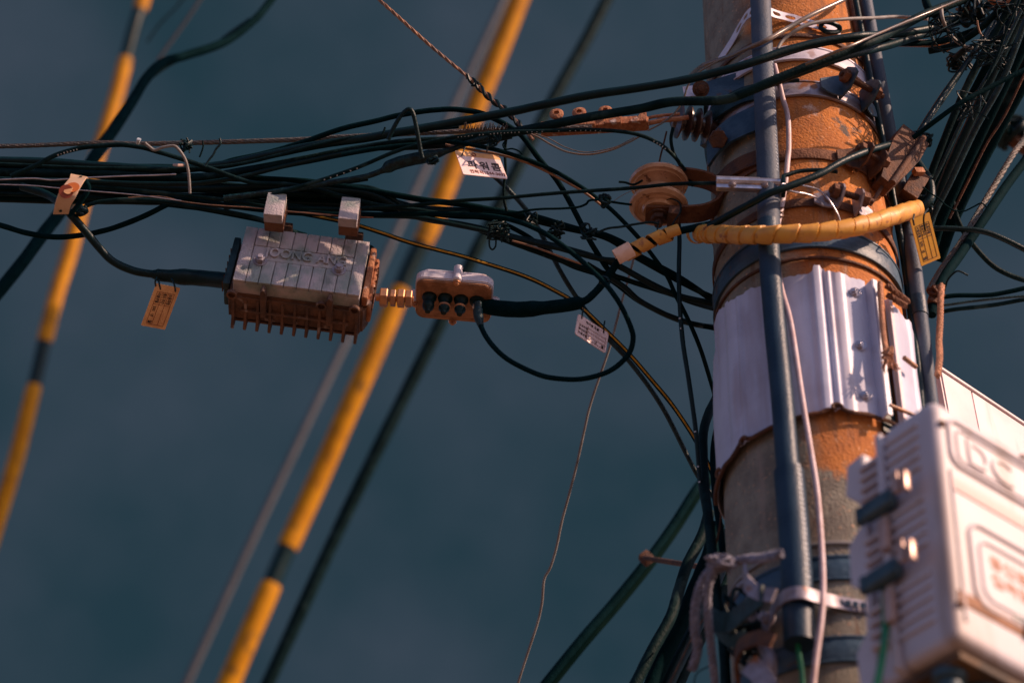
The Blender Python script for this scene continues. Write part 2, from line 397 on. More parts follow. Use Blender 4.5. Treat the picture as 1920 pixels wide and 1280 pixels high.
def bolt_obj(name, p, axis, parent, r=.007, h=.006, m='steel'):
    g = G(); bolt(g, p, axis, r, h); return g.build(name, m, parent)
def zpl(a, b): return (b-a)
# ================================================================== SETTING
g = G(); g.add([Vector((-600, -600, 0)), Vector((600, -600, 0)), Vector((600, 900, 0)), Vector((-600, 900, 0))], [(0, 1, 2, 3)])
g.build('ground', 'soil', kind='structure')
# ================================================================== POLE AND WHAT CLAMPS IT
pole = thing('utility_pole', A1 - AX*(A1.z/AX.z), 'thick round rust-stained concrete utility pole carrying all the bands, conduits and the white sleeve', 'utility pole')
g = G(); seg = 96; zs = [-2.2, -1.2, -.6, -.2] + [i*.1 for i in range(0, 22)] + [2.6]
vs, fs = [], []
for z in zs:
    for i in range(seg):
        a = 2*math.pi*i/seg; rr = PR - z*.0012 + .0012*noise.noise(Vector((math.cos(a)*1.5, math.sin(a)*1.5, z*2))) ; vs.append(PM(A1) @ Vector((rr*math.cos(a), rr*math.sin(a), z)))
for j in range(len(zs)-1):
    for i in range(seg): fs.append((j*seg+i, j*seg+(i+1) % seg, (j+1)*seg+(i+1) % seg, (j+1)*seg+i))
fs.append(tuple((len(zs)-1)*seg+i for i in range(seg)))
g.add(vs, fs)
base = world_loc(pole)
me_off = A1
# shaft keeps its own origin at A1 so its stains and painted shade sit where they should
bmesh.ops.recalc_face_normals(g.bm, faces=g.bm.faces[:]); me = bpy.data.meshes.new('shaft'); g.bm.to_mesh(me); g.bm.free()
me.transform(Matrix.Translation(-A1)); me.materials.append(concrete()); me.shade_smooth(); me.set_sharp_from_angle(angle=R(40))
sh = bpy.data.objects.new('shaft', me); COL.objects.link(sh); sh.parent = pole; sh.location = A1-base
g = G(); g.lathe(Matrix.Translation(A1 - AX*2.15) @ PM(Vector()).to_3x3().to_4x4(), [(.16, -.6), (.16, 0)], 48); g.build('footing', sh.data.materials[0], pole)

def mkband(label, py, w, m='steel', dr=.0008, th=.0028, tx=0, ty=0, name='pole_band', lug=None, a0=0, a1=360):
    t = thing(name, ax_pt(py), label, 'pole band', 'steel bands round the pole')
    g = G(); band(g, py, w, dr, th, tx, ty, a0=a0, a1=a1); g.build('strap', m, t)
    # raised edge rims give the band its pressed profile
    g = G(); Mx = PM(ax_pt(py), tx, ty)
    if w > .03 and a1-a0 >= 360:
        g.lathe_ring(Mx @ TL(0, 0, w/2-.002), PR+dr+th, PR+dr+th+.0018, .004); g.lathe_ring(Mx @ TL(0, 0, -w/2+.002), PR+dr+th, PR+dr+th+.0018, .004); g.build('rim', m, t)
    return t
def lug_pair(t, ang, py, w, gap=.034, m='darkrust', reach=.045, tx=0, ty=0, nutm='rust'):
    """two upright ears standing off a band with a threaded bolt between them"""
    Mx = PM(ax_pt(py), tx, ty); q = Mx.to_3x3(); f = R(ang-90)
    rd = q @ Vector((math.cos(f), math.sin(f), 0)); tg = q @ Vector((-math.sin(f), math.cos(f), 0)); up = q @ Vector((0, 0, 1))
    c = Mx.translation + rd*(PR+.004)
    L = Matrix((tg, rd, up)).transposed().to_4x4()
    for s in (-1, 1):
        Ml = L.copy(); Ml.translation = c + tg*s*gap*.5
        g = G(); poly = [(0, -w*.42), (reach*.55, -w*.42), (reach, -w*.1), (reach*.95, w*.12), (reach*.6, w*.5), (0, w*.5)]
        g.prism(Ml @ Matrix(((0, 0, 1, 0), (1, 0, 0, 0), (0, 1, 0, 0), (0, 0, 0, 1))), poly, -.0022, .0022, .0006)
        # foot that sweeps back on to the band
        P = [c + tg*s*(gap*.5 + k) + rd*(.012*max(0, 1-k/.03)**2 + .001 - (k*k)/(2*PR)) for k in (0.002, .008, .016, .026, .036)]
        g.ribbon(P, [up]*5, [rd]*5, [w*.95, w*.9, w*.8, w*.62, w*.4], .003); g.build('lug', m, t)
    g = G(); Mb = L.copy(); Mb.translation = c + rd*reach*.58 - tg*(gap*.5+.02)
    ax = Mb @ RY(90)
    g.cyl(ax, .0048, gap+.044, 14)
    for k in range(int((gap-.004)/.0026)):
        g.lathe(ax @ TL(0, 0, .0225+k*.0026), [(.0048, 0), (.0062, .0009), (.0048, .0018)], 14)
    g.build('threaded_bolt', 'darkrust', t)
    for s in (-1, 1):
        g = G(); Mn = L.copy(); Mn.translation = c + rd*reach*.58 + tg*s*(gap*.5+.0095); g.cyl(Mn @ RY(90) @ TL(0, 0, -.006), .0125, .012, hexa=True); g.build('nut', nutm, t)
b1 = mkband('wide pinkish galvanised band highest on the pole, just above the long ears and threaded bolt', 108, .040, 'white', tx=-3)
b2 = mkband('galvanised pole band with two tall ears and a coarse threaded bolt facing the photographer', 176, .042, 'steel', tx=-4)
lug_pair(b2, 31, 172, .062, .050, 'navy', .055, tx=-4)
b3 = mkband('rusty narrow pole band with two dark pointed ears, second bolted band from the top', 298, .026, 'rust', tx=-4)
lug_pair(b3, 34, 300, .058, .030, 'darkrust', .050, tx=-4)
b4 = mkband('rusty pole band just above the yellow spiral wrap, with one blue-grey ear', 392, .020, 'darkrust', tx=-5)
lug_pair(b4, 18, 392, .052, .034, 'steel', .040, tx=-5)
b5 = mkband('blue-grey wide pole band directly below the yellow spiral wrap', 452, .048, 'navy', tx=-2)
b6 = mkband('thin dark wire band above the ragged top of the white sleeve', 486, .005, 'darkrust', dr=.001, th=.004)
b7 = mkband('navy painted band on the grey lower length of the pole, above the cable strap', 1066, .042, 'navy')
b8 = mkband('navy painted band lowest on the pole, under the conduit end', 1218, .042, 'navy')
b9 = mkband('thin grey wire band just above the upper navy band low on the pole', 1020, .006, 'greywire', dr=.001, th=.004)
b10 = mkband('dark thin rusty band at the very top of the pole behind the perforated strap', 74, .010, 'darkrust', tx=-3)
# perforated strap round the upper conduit and the pole
st = thing('perforated_strap', pp(1430, 30, .03), 'white steel strap with oval holes bent over the left conduit at the pole top', 'strap')
pts = [(1350, 112, .0), (1372, 78, .002), (1390, 45, .012), (1402, 28, .03), (1414, 21, .044), (1428, 19, .045), (1441, 22, .036), (1456, 27, .018), (1474, 32, .006), (1490, 36, .004), (1507, 41, .004), (1524, 46, .004), (1540, 50, .004), (1556, 54, .004), (1574, 59, .004)]
P = smooth_path([pp(x, y, d) for x, y, d in pts], 5); T, _ = frames(P)
Wd = [(AX - t*AX.dot(t)).normalized() for t in T]; Nm = [t.cross(w) for t, w in zip(T, Wd)]
# strap with real slots: three strips where a hole is, one where solid
def perforated(g, P, Wd, Nm, w, th, holes):
    run = []; cur = None
    L = [0]
    for i in range(1, len(P)): L.append(L[-1]+(P[i]-P[i-1]).length)
    n = 260; tot = L[-1]
    def samp(d):
        j = 0
        while j < len(L)-2 and L[j+1] < d: j += 1
        f = (d-L[j])/max(L[j+1]-L[j], 1e-9); return P[j].lerp(P[j+1], f), Wd[j].lerp(Wd[j+1], f).normalized(), Nm[j].lerp(Nm[j+1], f).normalized()
    up, dn, a, b, c = [], [], [], [], []
    ww_u, ww_d = [], []
    for i in range(n+1):
        d = tot*i/n; p, q, r = samp(d); h = 0
        for hc, hl, hw in holes:
            x = abs(d-hc*tot)/(hl/2)
            if x < 1: h = hw*math.sqrt(1-x**4)
        wu = (w-h)/2
        up.append(p+q*(w/2-wu/2)); dn.append(p-q*(w/2-wu/2)); ww_u.append(wu); a.append(q); b.append(r)
    g.ribbon(up, a, b, ww_u, th); g.ribbon(dn, a, b, ww_u, th)
g = G(); perforated(g, P, Wd, Nm, .0215, .0014, [(.50+.095*k, .020, .0095) for k in range(-3, 5)]); g.build('strap_body', 'white', st, ang=60)
g = G(); c = pp(1556, 50, .012); g.tube(smooth_path([pp(1538, 50, .006), pp(1545, 42, .016), pp(1560, 44, .02), pp(1574, 52, .016), pp(1570, 60, .01), pp(1550, 60, .012), pp(1538, 52, .008)]), .0045, 8); g.build('clip', 'rubber', st)
# ------------------------------------------------------------------ white sleeve
sl = thing('pole_sleeve', ax_pt(650), 'white ribbed plastic sleeve wrapped round the middle of the pole with a ragged top edge', 'pole sleeve')
zt = (pp(1508, 522)-A1).dot(AX); zb = (pp(1532, 778)-A1).dot(AX)
def sheet(g, f0, f1, n, R0=.1635, th=.0016, ragged=True, zt_=None, zb_=None):
    vs, fs = [], []; zt_ = zt if zt_ is None else zt_; zb_ = zb if zb_ is None else zb_
    ribs = [(-58, 5, .0045), (-51, 1.2, .0035), (-29, 4, .005), (-24, 1.0, -.003), (-4, 3.4, .008), (-.2, .9, -.003), (2.4, 1.6, .005), (8, 3, .003), (62, 3, .004), (75, 2, .004)]
    for i in range(n+1):
        f = f0+(f1-f0)*i/n; r = R0
        for c, w, h in ribs: r += h*math.exp(-((f-c)/w)**4)
        r += .0012*noise.noise(Vector((f*.06, 0, 3)))
        a = R(f-90); top = zt_ + (.014*noise.noise(Vector((f*.05, 7, 0))) + .005*noise.noise(Vector((f*.35, 2, 0))) if ragged else 0)
        if ragged and -5 < f < 1: top += .010
        if f < -80: top -= .05
        if f < -58 and f > -80: top += .006
        bot = zb_ - .030*max(0, min(1, -f/90)) + .002*noise.noise(Vector((f*.3, 9, 0)))
        for k in range(13):
            z = bot + (top-bot)*k/12; d = .0022*noise.noise(Vector((f*.035, z*9, 1)))
            flare = .004*max(0, (k-10)/2.0)*noise.noise(Vector((f*.08, 4, 0)))
            for q in (0, th): vs.append(PM(A1) @ Vector(((r+d+q+flare)*math.cos(a), (r+d+q+flare)*math.sin(a), z)))
    K = 26
    for i in range(n):
        for k in range(12):
            o = i*K+2*k; p = o+K
            fs.append((o+1, p+1, p+3, o+3)); fs.append((o, o+2, p+2, p))
        o = i*K; p = o+K; fs.append((o, p, p+1, o+1)); fs.append((o+24, o+25, p+25, p+24))
    for o in (0, n*K):
        for k in range(12): fs.append((o+2*k, o+2*k+1, o+2*k+3, o+2*k+2))
    g.add(vs, fs)
g = G(); sheet(g, -200, 24.5, 290); g.build('ribbed_sheet', 'sheet', sl, ang=55)
g = G(); sheet(g, 38, 150, 90, zt_=zt-.02, zb_=zb-.01); g.build('ribbed_sheet', 'sheet', sl, ang=55)
def flange(f, r0, r1, z0, z1, turn, m, name='flange', lip=0):
    a = R(f-90); rd = E1*math.cos(a)+E2*math.sin(a); a2 = a+R(turn); dirv = E1*math.cos(a2)+E2*math.sin(a2)
    p0 = A1 + rd*r0; tn = AX.cross(dirv)
    P = [p0 + AX*z0, p0 + AX*z1]; g = G(); c = dirv*(r1-r0)/2
    g.ribbon([P[0]+c, P[1]+c], [dirv]*2, [tn]*2, r1-r0, .0026)
    if lip:
        e = p0 + dirv*(r1-r0) + tn*lip*.5
        g.ribbon([e+AX*z0, e+AX*z1], [tn]*2, [dirv]*2, abs(lip), .0024)
    o = g.build(name, m, sl); return p0, dirv, tn
p0, dv, tn = flange(24.5, .163, .184, zb-.006, zt-.012, 4, 'sheet', lip=.008)
for k, z in enumerate((zt-.035, (zt+zb)/2-.005, zb+.035)):
    a_b = R(17-90); rb = E1*math.cos(a_b)+E2*math.sin(a_b); bolt_obj('bolt', A1+rb*.1645+AX*z, (rb*.8-tn*.6).normalized(), sl, .0072, .006, 'bright')
p1, dv1, tn1 = flange(38.5, .163, .176, zb-.012, zt-.022, 6, 'panel', lip=-.008)
g = G(); q = p0+dv*.022+AX*(zb+.012)+tn*.004; g.cyl(tn.to_track_quat('Z', 'Y').to_matrix().to_4x4().copy() if False else Matrix.Translation(q) @ tn.to_track_quat('Z', 'Y').to_matrix().to_4x4(), .0032, .05, 10); g.build('rod', 'copper', sl)
g = G(); q = p1+dv1*.02+AX*((zt+zb)/2-.01)+tn1*.004; g.cyl(Matrix.Translation(q) @ tn1.to_track_quat('Z', 'Y').to_matrix().to_4x4(), .0040, .030, 10); g.build('rod', 'copper', sl)
g = G(); a_ = R(31.5-90); rd_ = E1*math.cos(a_)+E2*math.sin(a_); tt_ = AX.cross(rd_); g.ribbon([A1+rd_*.160+AX*(zb-.02), A1+rd_*.160+AX*(zt-.03)], [tt_]*2, [rd_]*2, .026, .004); g.build('slot_shade_strip', 'rubber', sl)  # dark strip added to stand for the shade inside the slot
# rusted bottom rim of the sleeve, with its curled ends
g = G(); P = []
for i in range(130):
    f = -100 + 175*i/129; a = R(f-90); w = .003*noise.noise(Vector((f*.15, 5, 5)))
    for c, h in ((-52, .012), (0, .010)):
        w += h*math.exp(-((f-c)/4)**2)
    P.append(PM(A1) @ Vector(((.168)*math.cos(a), (.168)*math.sin(a), zb-.004+w-.030*max(0, min(1, -f/90)))))
g.tube(P, .0034, 8)
for f in (-52, -78, 0):
    a = R(f-90); c = PM(A1) @ Vector((.171*math.cos(a), .171*math.sin(a), zb-.030*max(0, min(1, -f/90)))); rd = radial(c); tgv = AX.cross(rd)
    g.tube([c + (tgv*math.cos(t)+AX*math.sin(t))*(.010-.0016*t) for t in [k*.35 for k in range(14)]], .0028, 7)
g.build('rusty_rim', 'darkrust', sl)
# ------------------------------------------------------------------ conduits on the pole
def conduit_path(pts, dr): return smooth_path([pp(x, y, dr) for x, y in pts], 8)
cl = thing('conduit', pp(1426, 0, .03), 'thick blue-grey plastic conduit running down the left front of the pole over the white sleeve', 'conduit')
P = conduit_path([(1425, -25), (1430, 100), (1436, 230), (1441, 350), (1441, 432)], .030)
g = G(); g.tube(P, .0188, 28); up1 = g.build('upper_pipe', 'conduit', cl)
o_path['up1'] = (P, .0188)
P2 = conduit_path([(1440, 418), (1444, 500), (1454, 620), (1466, 740), (1479, 900), (1482, 925)], .033)
g = G(); g.tube(P2, .0172, 28); g.build('middle_pipe', 'conduit_dark', cl)
P3 = conduit_path([(1479, 885), (1487, 980), (1494, 1080), (1499, 1207)], .034)
g = G(); g.tube(P3, .0222, 28); g.build('lower_sleeve', 'conduit_dark', cl)
class _o: pass
def marks_on(par, P, r, t0, t1, n, h, side, m='whitep'):
    g = G(); L = len(P)-1
    for i in range(n):
        t = (t0+(t1-t0)*i/max(n-1, 1))*L; k = min(int(t), L-1); p = P[k].lerp(P[k+1], t-k); T = (P[k+1]-P[k]).normalized()
        v = (CAM-p).normalized(); v = (v-T*v.dot(T)).normalized(); s = T.cross(v); nr = v*math.cos(side)+s*math.sin(side); c = p+nr*(r+.0003); b = T.cross(nr)
        for q in range(2):
            g.ribbon([c-T*h*random.uniform(.2, .45)+b*h*(q-.5)*.6, c+T*h*random.uniform(.2, .45)+b*h*(q-.5)*.6], [b]*2, [nr]*2, h*random.uniform(.12, .3), .0003)
    g.build('printed_marking', m, par)
marks_on(cl, P, .0188, .26, .70, 34, .0052, -.95)
marks_on(cl, P3, .0222, .0, .8, 26, .007, -.75)
# strap holding the conduit end
t = thing('conduit_strap', pp(1500, 1120, .04), 'grey plastic strap looped over the conduit end low on the pole', 'strap')
P = smooth_path([pp(x, y, d) for x, y, d in [(1420, 1215, .002), (1436, 1180, .01), (1452, 1140, .03), (1470, 1118, .058), (1500, 1110, .062), (1530, 1118, .045), (1560, 1126, .014), (1600, 1134, .004), (1650, 1140, .003), (1690, 1130, .003)]], 6)
T, _ = frames(P); Wd = [(AX-q*AX.dot(q)).normalized() for q in T]; Nm = [a.cross(b) for a, b in zip(T, Wd)]
g = G(); g.ribbon(P, Wd, Nm, .020, .003); g.build('strap_body', 'steel', t)
g = G()
for k in range(7): c = pp(1548+k*14, 1124+k*2, .009); rd = radial(c); g.ribbon([c-E1*.004, c+E1*.004], [AX]*2, [rd]*2, .009, .001)
g.build('printed_marking', 'conduit_dark', t)
cr_ = thing('conduit', pp(1640, 100), 'slim steel-blue conduit along the right edge of the pole down to the white box', 'conduit')
Pr = conduit_path([(1619, -20), (1642, 112), (1666, 240), (1685, 325), (1709, 465), (1723, 575), (1743, 740), (1756, 840)], .018)
g = G(); g.tube(Pr, .0128, 22); g.build('pipe', 'conduit', cr_)
g = G(); j = len(Pr)*3//8; g.tube(Pr[j:j+3], .0142, 22); g.build('coupling', 'conduit_dark', cr_); g = G(); j = len(Pr)*11//16; g.tube(Pr[j:j+3], .0142, 22); g.build('coupling', 'conduit_dark', cr_)
P = conduit_path([(1600, -20), (1617, 70), (1636, 170), (1660, 290), (1676, 380), (1694, 480), (1706, 570), (1722, 700), (1730, 800)], .012)
g = G(); g.tube(P, .0062, 10); g.build('cable', 'rubber', label='black cable tucked between the right edge of the pole and the slim conduit', cat='cable')
P = conduit_path([(1592, -20), (1608, 60), (1630, 150)], .006); g = G(); g.tube(P, .005, 8); g.build('cable', 'darkrust', label='short rusty brown rod beside the slim conduit at the very top', cat='rod')
# thin white cable down the pole
pts = [(1452, 122, .03), (1461, 157, .022), (1468, 186, .014), (1477, 219, .012), (1479, 273, .012), (1477, 300, .012), (1473, 340, .014), (1468, 372, .014), (1463, 400, .02), (1456, 432, .022), (1455, 470, .02), (1460, 510, .022), (1466, 545, .026), (1479, 590, .028), (1486, 626, .028), (1494, 679, .028), (1503, 740, .028), (1511, 790, .026), (1521, 850, .024), (1532, 922, .024), (1539, 1004, .024), (1543, 1085, .03), (1541, 1150, .04), (1530, 1235, .04), (1523, 1300, .04)]
P = smooth_path([pp(*q) for q in pts], 7); g = G(); g.tube(P, .0046, 12); g.build('cable', 'whitecable', label='thin white cable winding down the front of the pole beside the thick conduit', cat='cable')
g = G(); c = pp(1465, 398, .02); 
for k in range(3): g.tube([pp(1465+math.cos(a)*4, 388+k*8+math.sin(a)*2, .02+.006*math.sin(a)) for a in [i*.6 for i in range(11)]], .0012, 6)
g.build('wire_tie', 'copper', label='small copper tie twisted round the thin white cable above the yellow wrap', cat='wire tie')
# ------------------------------------------------------------------ strain hardware left of the pole head
br = thing('pole_bracket', pp(1390, 160), 'navy flat steel bracket arm reaching left from the pole with a bolt at its tip', 'bracket')
def flat(pts, d, w, th, wd=None, m='navy', par=None, name='arm', n=6):
    P = smooth_path([at(x, y, q) for x, y, q in pts], n) if len(pts[0]) == 3 else smooth_path(path(pts, d), n)
    T, _ = frames(P); wd = wd or AX; Wd = [(wd-q*wd.dot(q)).normalized() for q in T]; Nm = [a.cross(b) for a, b in zip(T, Wd)]
    g = G(); g.ribbon(P, Wd, Nm, w, th); return g.build(name, m, par) if par is not None else g
flat([(1296, 176, 3.62), (1330, 172, 3.62), (1370, 160, 3.62), (1410, 148, 3.61), (1428, 146, 3.6)], 0, .052, .004, Vector((0, 0, 1)), 'navy', br)
flat([(1318, 262, 3.64), (1340, 250, 3.62), (1372, 236, 3.6), (1400, 214, 3.58), (1424, 190, 3.57)], 0, .034, .010, Vector((0, 0, 1)), 'navy', br)
flat([(1326, 190, 3.66), (1322, 225, 3.66), (1330, 300, 3.64), (1352, 330, 3.62)], 0, .030, .006, Vector((0, 1, 0)), 'rubber_grey', br)
flat([(1282, 174, 3.6), (1318, 170, 3.6)], 0, .028, .004, Vector((0, 0, 1)), 'white', br, 'end_plate')
def wrapflat(pts, w, th, m, name='arm'):  # bulkier dark arms added, also standing in for navy shadows on the pole
    P = smooth_path([pp(x, y, q) for x, y, q in pts], 6); Nm = [radial(p) for p in P]; g = G(); g.ribbon(P, [AX]*len(P), Nm, w, th); g.build(name, m, br)
wrapflat([(1419, 222, .010), (1395, 232, .012), (1368, 246, .014), (1345, 266, .018), (1328, 290, .02)], .062, .005, 'navy')
wrapflat([(1419, 172, .008), (1390, 180, .010), (1360, 196, .012), (1335, 216, .014)], .040, .004, 'rubber_grey')
wrapflat([(1419, 296, .006), (1392, 306, .008), (1366, 322, .009), (1344, 345, .010)], .034, .004, 'darkrust')
g = G(); g.cyl(Matrix.Translation(pp(1345, 262, .028)) @ (-FW).to_track_quat('Z', 'Y').to_matrix().to_4x4(), .017, .016, hexa=True); g.build('nut', 'darkrust', br)
bolt_obj('bolt', at(1314, 167, 3.585), -FW, br, .0105, .010, 'darkrust')
flat([(1412, 262, 3.56), (1395, 290, 3.56), (1372, 310, 3.56), (1352, 318, 3.58)], 0, .026, .006, Vector((0, 0, 1)), 'darkrust', br)
si = thing('strain_insulator', at(1296, 235, 3.6), 'dark brown ribbed strain insulator beside the pole, right of the rusty dead-end clamp', 'insulator')
Mx = Matrix.Translation(at(1262, 226, 3.6)) @ RZ(14) @ RY(90)
prof = [(.008, -.004), (.014, 0)]
for k in range(4): prof += [(.016, .004+k*.017), (.032-.002*abs(k-1), .009+k*.017), (.031, .012+k*.017), (.016, .017+k*.017)]
prof += [(.012, .08), (.008, .088)]
g = G(); g.lathe(Mx, prof, 32); g.build('ribbed_body', mat('dark_porcelain', (.10, .045, .03), .3, var=(.05, .03, .025), scale=30, coat=.3), si)
g = G(); g.cyl(Mx @ TL(0, 0, -.03), .005, .035, 12); g.build('end_pin', 'steel', si)
dc = thing('dead_end_clamp', at(1115, 235, 3.54), 'rusty orange dead-end clamp with three round bolt heads and stepped jaws below the thick cables', 'clamp')
fx = frame(1115, 238, 3.56, yaw=-6, roll=1.5)
g = G(); g.box(fx, .19, .022, .014, .002); g.box(fx @ TL(-.01, 0, .013), .17, .004, .014, .001); g.build('body', 'rustlit', dc)
for x in (-.066, -.026, .020):
    g = G(); m_ = fx @ TL(x, -.014, .020) @ RX(90); g.lathe(m_, [(.011, 0), (.0125, .002), (.0125, .005), (.009, .007), (.005, .007), (.005, .003), (0.0001, .003)], 22); g.build('bolt_head', 'rustlit', dc)
for x in (-.012, .034, .078):
    g = G(); g.prism(fx @ TL(x, -.01, -.004) @ RX(90), [(-.016, -.008), (.014, -.008), (.014, .016), (.004, .016), (-.002, .004), (-.016, -.002)], -.008, .008, .001); g.build('jaw', 'rustlit', dc)
g = G(); g.tube(smooth_path([fx @ Vector(q) for q in [(.09, 0, 0), (.12, 0, .006), (.15, 0, .008), (.165, .0, .01)]]), .0045, 8); g.tube(smooth_path([fx @ Vector(q) for q in [(.085, 0, .012), (.11, 0, .018), (.15, 0, .020)]]), .003, 8); g.build('link_rod', 'rustlit', dc)
# long threaded rod on the right of the pole
t = thing('threaded_rod', at(1650, 80, 3.95), 'long brown threaded rod sticking out right from the pole head with a square nut', 'threaded rod')
g = G(); a_, b_ = at(1600, 79, 3.98), at(1772, 83, 3.72); dv_ = (b_-a_); Mx = Matrix.Translation(a_) @ dv_.to_track_quat('Z', 'Y').to_matrix().to_4x4()
pr = [(.0058, 0)]; k = 0
while k*.0024 < dv_.length: pr += [(.0070, k*.0024+.0008), (.0056, k*.0024+.0020)]; k += 1
g.lathe(Mx, pr, 14); g.build('rod', 'copper', t)
g = G(); g.cyl(Mx @ TL(0, 0, dv_.length-.008), .016, .010, seg=4); g.build('nut', 'brass', t)
g = G(); g.cyl(Mx @ TL(0, 0, dv_.length+.003), .014, .002, 20); g.build('washer', 'brass', t)
# ------------------------------------------------------------------ spool insulator in its clevis
sp = thing('spool_insulator', at(1236, 365, 3.5), 'brown two-disc porcelain spool insulator held in a rusty clevis left of the pole', 'insulator')
Ms = frame(1235, 365, 3.5, 0, 3, 4)
H_ = .0300
prof = [(.006, -H_-.010), (.026, -H_-.010), (.029, -H_-.005), (.044, -H_-.003), (.0495, -H_+.0005), (.0510, -H_+.004), (.0495, -H_+.008), (.034, -H_+.012), (.024, -.010), (.0205, 0), (.024, .010), (.034, H_-.012), (.0495, H_-.009), (.0515, H_-.004), (.050, H_), (.044, H_+.004), (.030, H_+.006), (.026, H_+.010), (.006, H_+.010)]
# a groove ring on each underside
prof[3:4] = [(.034, -H_-.0045), (.036, -H_-.0015), (.040, -H_-.0015), (.043, -H_-.0035)]
prof2 = []
for q in prof: prof2.append(q)
g = G(); g.lathe(Ms, prof2, 56); g.build('spool', 'porcelain', sp, ang=28)
g = G(); g.lathe(Ms @ TL(0, 0, H_-.0105), [(.040, 0), (.0425, -.0022), (.045, 0)], 48); g.build('groove_ring', 'porcelain', sp)
g = G(); P = smooth_path([Ms @ Vector(q) for q in [(-.022, 0, -.046), (.0, 0, -.046), (.035, 0, -.044), (.075, 0, -.038), (.100, 0, -.022), (.110, 0, .002), (.100, 0, .026), (.075, 0, .040), (.035, 0, .046), (-.01, 0, .047)]], 6)
T, _ = frames(P); yv = Vector((0, 1, 0)); Wd = [(yv-q*yv.dot(q)).normalized() for q in T]; Nm = [a.cross(b) for a, b in zip(T, Wd)]
g.ribbon(P, Wd, Nm, [.040]*len(P), .0045); g.build('clevis', 'rust', sp)
g = G(); g.cyl(Ms @ TL(0, 0, -.072), .0065, .13, 16); g.build('pin', 'darkrust', sp)
g = G(); g.cyl(Ms @ TL(0, 0, -.060), .0135, .012, hexa=True); g.cyl(Ms @ TL(0, 0, -.0505), .018, .003, 24); g.build('nut', 'darkrust', sp)
g = G(); g.box(Ms @ TL(.026, -.004, -.056) @ RY(8), .020, .044, .018, .002); g.build('keeper', 'darkrust', sp)
g = G(); g.tube(smooth_path([Ms @ Vector(q) for q in [(.006, -.02, -.036), (.018, -.028, -.034), (.034, -.026, -.040), (.036, -.026, -.060), (.024, -.024, -.085), (.020, -.02, -.10)]]), .0014, 6); g.tube(smooth_path([Ms @ Vector(q) for q in [(.0, -.01, -.07), (-.002, -.012, -.09), (.002, -.01, -.105)]]), .0016, 6); g.build('tie_wire', 'rubber', sp)
g = G(); g.cyl(Matrix.Translation(at(1352, 372, 3.53)) @ RY(90), .008, .03, 14); g.build('clevis_bolt', 'darkrust', sp)
# bright dead-end sleeve on the straight wire
ac = thing('wire_clamp', at(1403, 348, 3.345), 'bright silver grooved wire clamp with two small bolts in front of the pole', 'clamp')
fa = frame(1403, 347, 3.345, 0, 3.0)
g = G(); g.box(fa @ TL(0, 0, -.006), .106, .010, .013, .0015); g.cyl(fa @ TL(-.053, -.003, .004) @ RY(90), .0078, .106, 20); g.cyl(fa @ TL(-.053, -.001, .011) @ RY(90), .0052, .072, 16); g.cyl(fa @ TL(-.053, -.0065, -.0015) @ RY(90), .0016, .106, 10); g.build('body', 'bright', ac)
for x in (-.027, .027): bolt_obj('bolt', fa @ Vector((x, -.006, -.007)), -FW, ac, .0046, .006, 'steel')
g = G(); g.box(fa @ TL(.057, -.004, -.004), .007, .020, .036, .002); g.build('end_band', 'rubber', ac)
# ================================================================== AMPLIFIER
fa = frame(566.5, 490, 3.40, yaw=5, roll=5.3)
am = thing('amplifier_box', at(566, 490, 3.5), 'finned cast metal amplifier box with raised lettering and two hex bolts, hanging under the bundle', 'amplifier')
W2, H2 = .106, .064
g = G()
g.box(fa @ TL(0, .016, 0), 2*W2, .026, 2*H2, .004)
nst = 10; sw = 2*W2/nst
for i in range(nst):
    x0 = -W2 + sw*i; a, b = x0+.0007, x0+sw-.0007
    if i in (0, nst-1): seg_ = [(-H2+.001, H2-.001)]
    else: seg_ = [(H2*.345, H2-.001), (-H2+.001, -H2*.175)]
    for z0, z1 in seg_: g.box(fa @ TL((a+b)/2, .0005, (z0+z1)/2), b-a, .006, z1-z0, .0008)
g.box(fa @ TL(0, .0008, H2*.085), 2*(W2-sw)-.0014, .0052, H2*.50-.001, .0006)
g.build('cover', 'alu', am)
def hexm(): pass
ex, ey, en = fa.to_3x3() @ Vector((1, 0, 0)), fa.to_3x3() @ Vector((0, 0, 1)), fa.to_3x3() @ Vector((0, -1, 0))
g = G(); text(g, 'JOONG', .0205, fa @ Vector((-.0625, -.0022, -.0015)), ex*.80, ey, en, .0032, .018); text(g, 'ANG', .0205, fa @ Vector((.0245, -.0022, -.0015)), ex*.80, ey, en, .0032, .018)
g.build('raised_lettering', 'alu', am, ang=30)
for x, z in ((-.0685, -.0135), (.0640, -.0125)):
    bolt_obj('bolt', fa @ Vector((x, -.0024, z)), en, am, .0082, .009, 'steel')
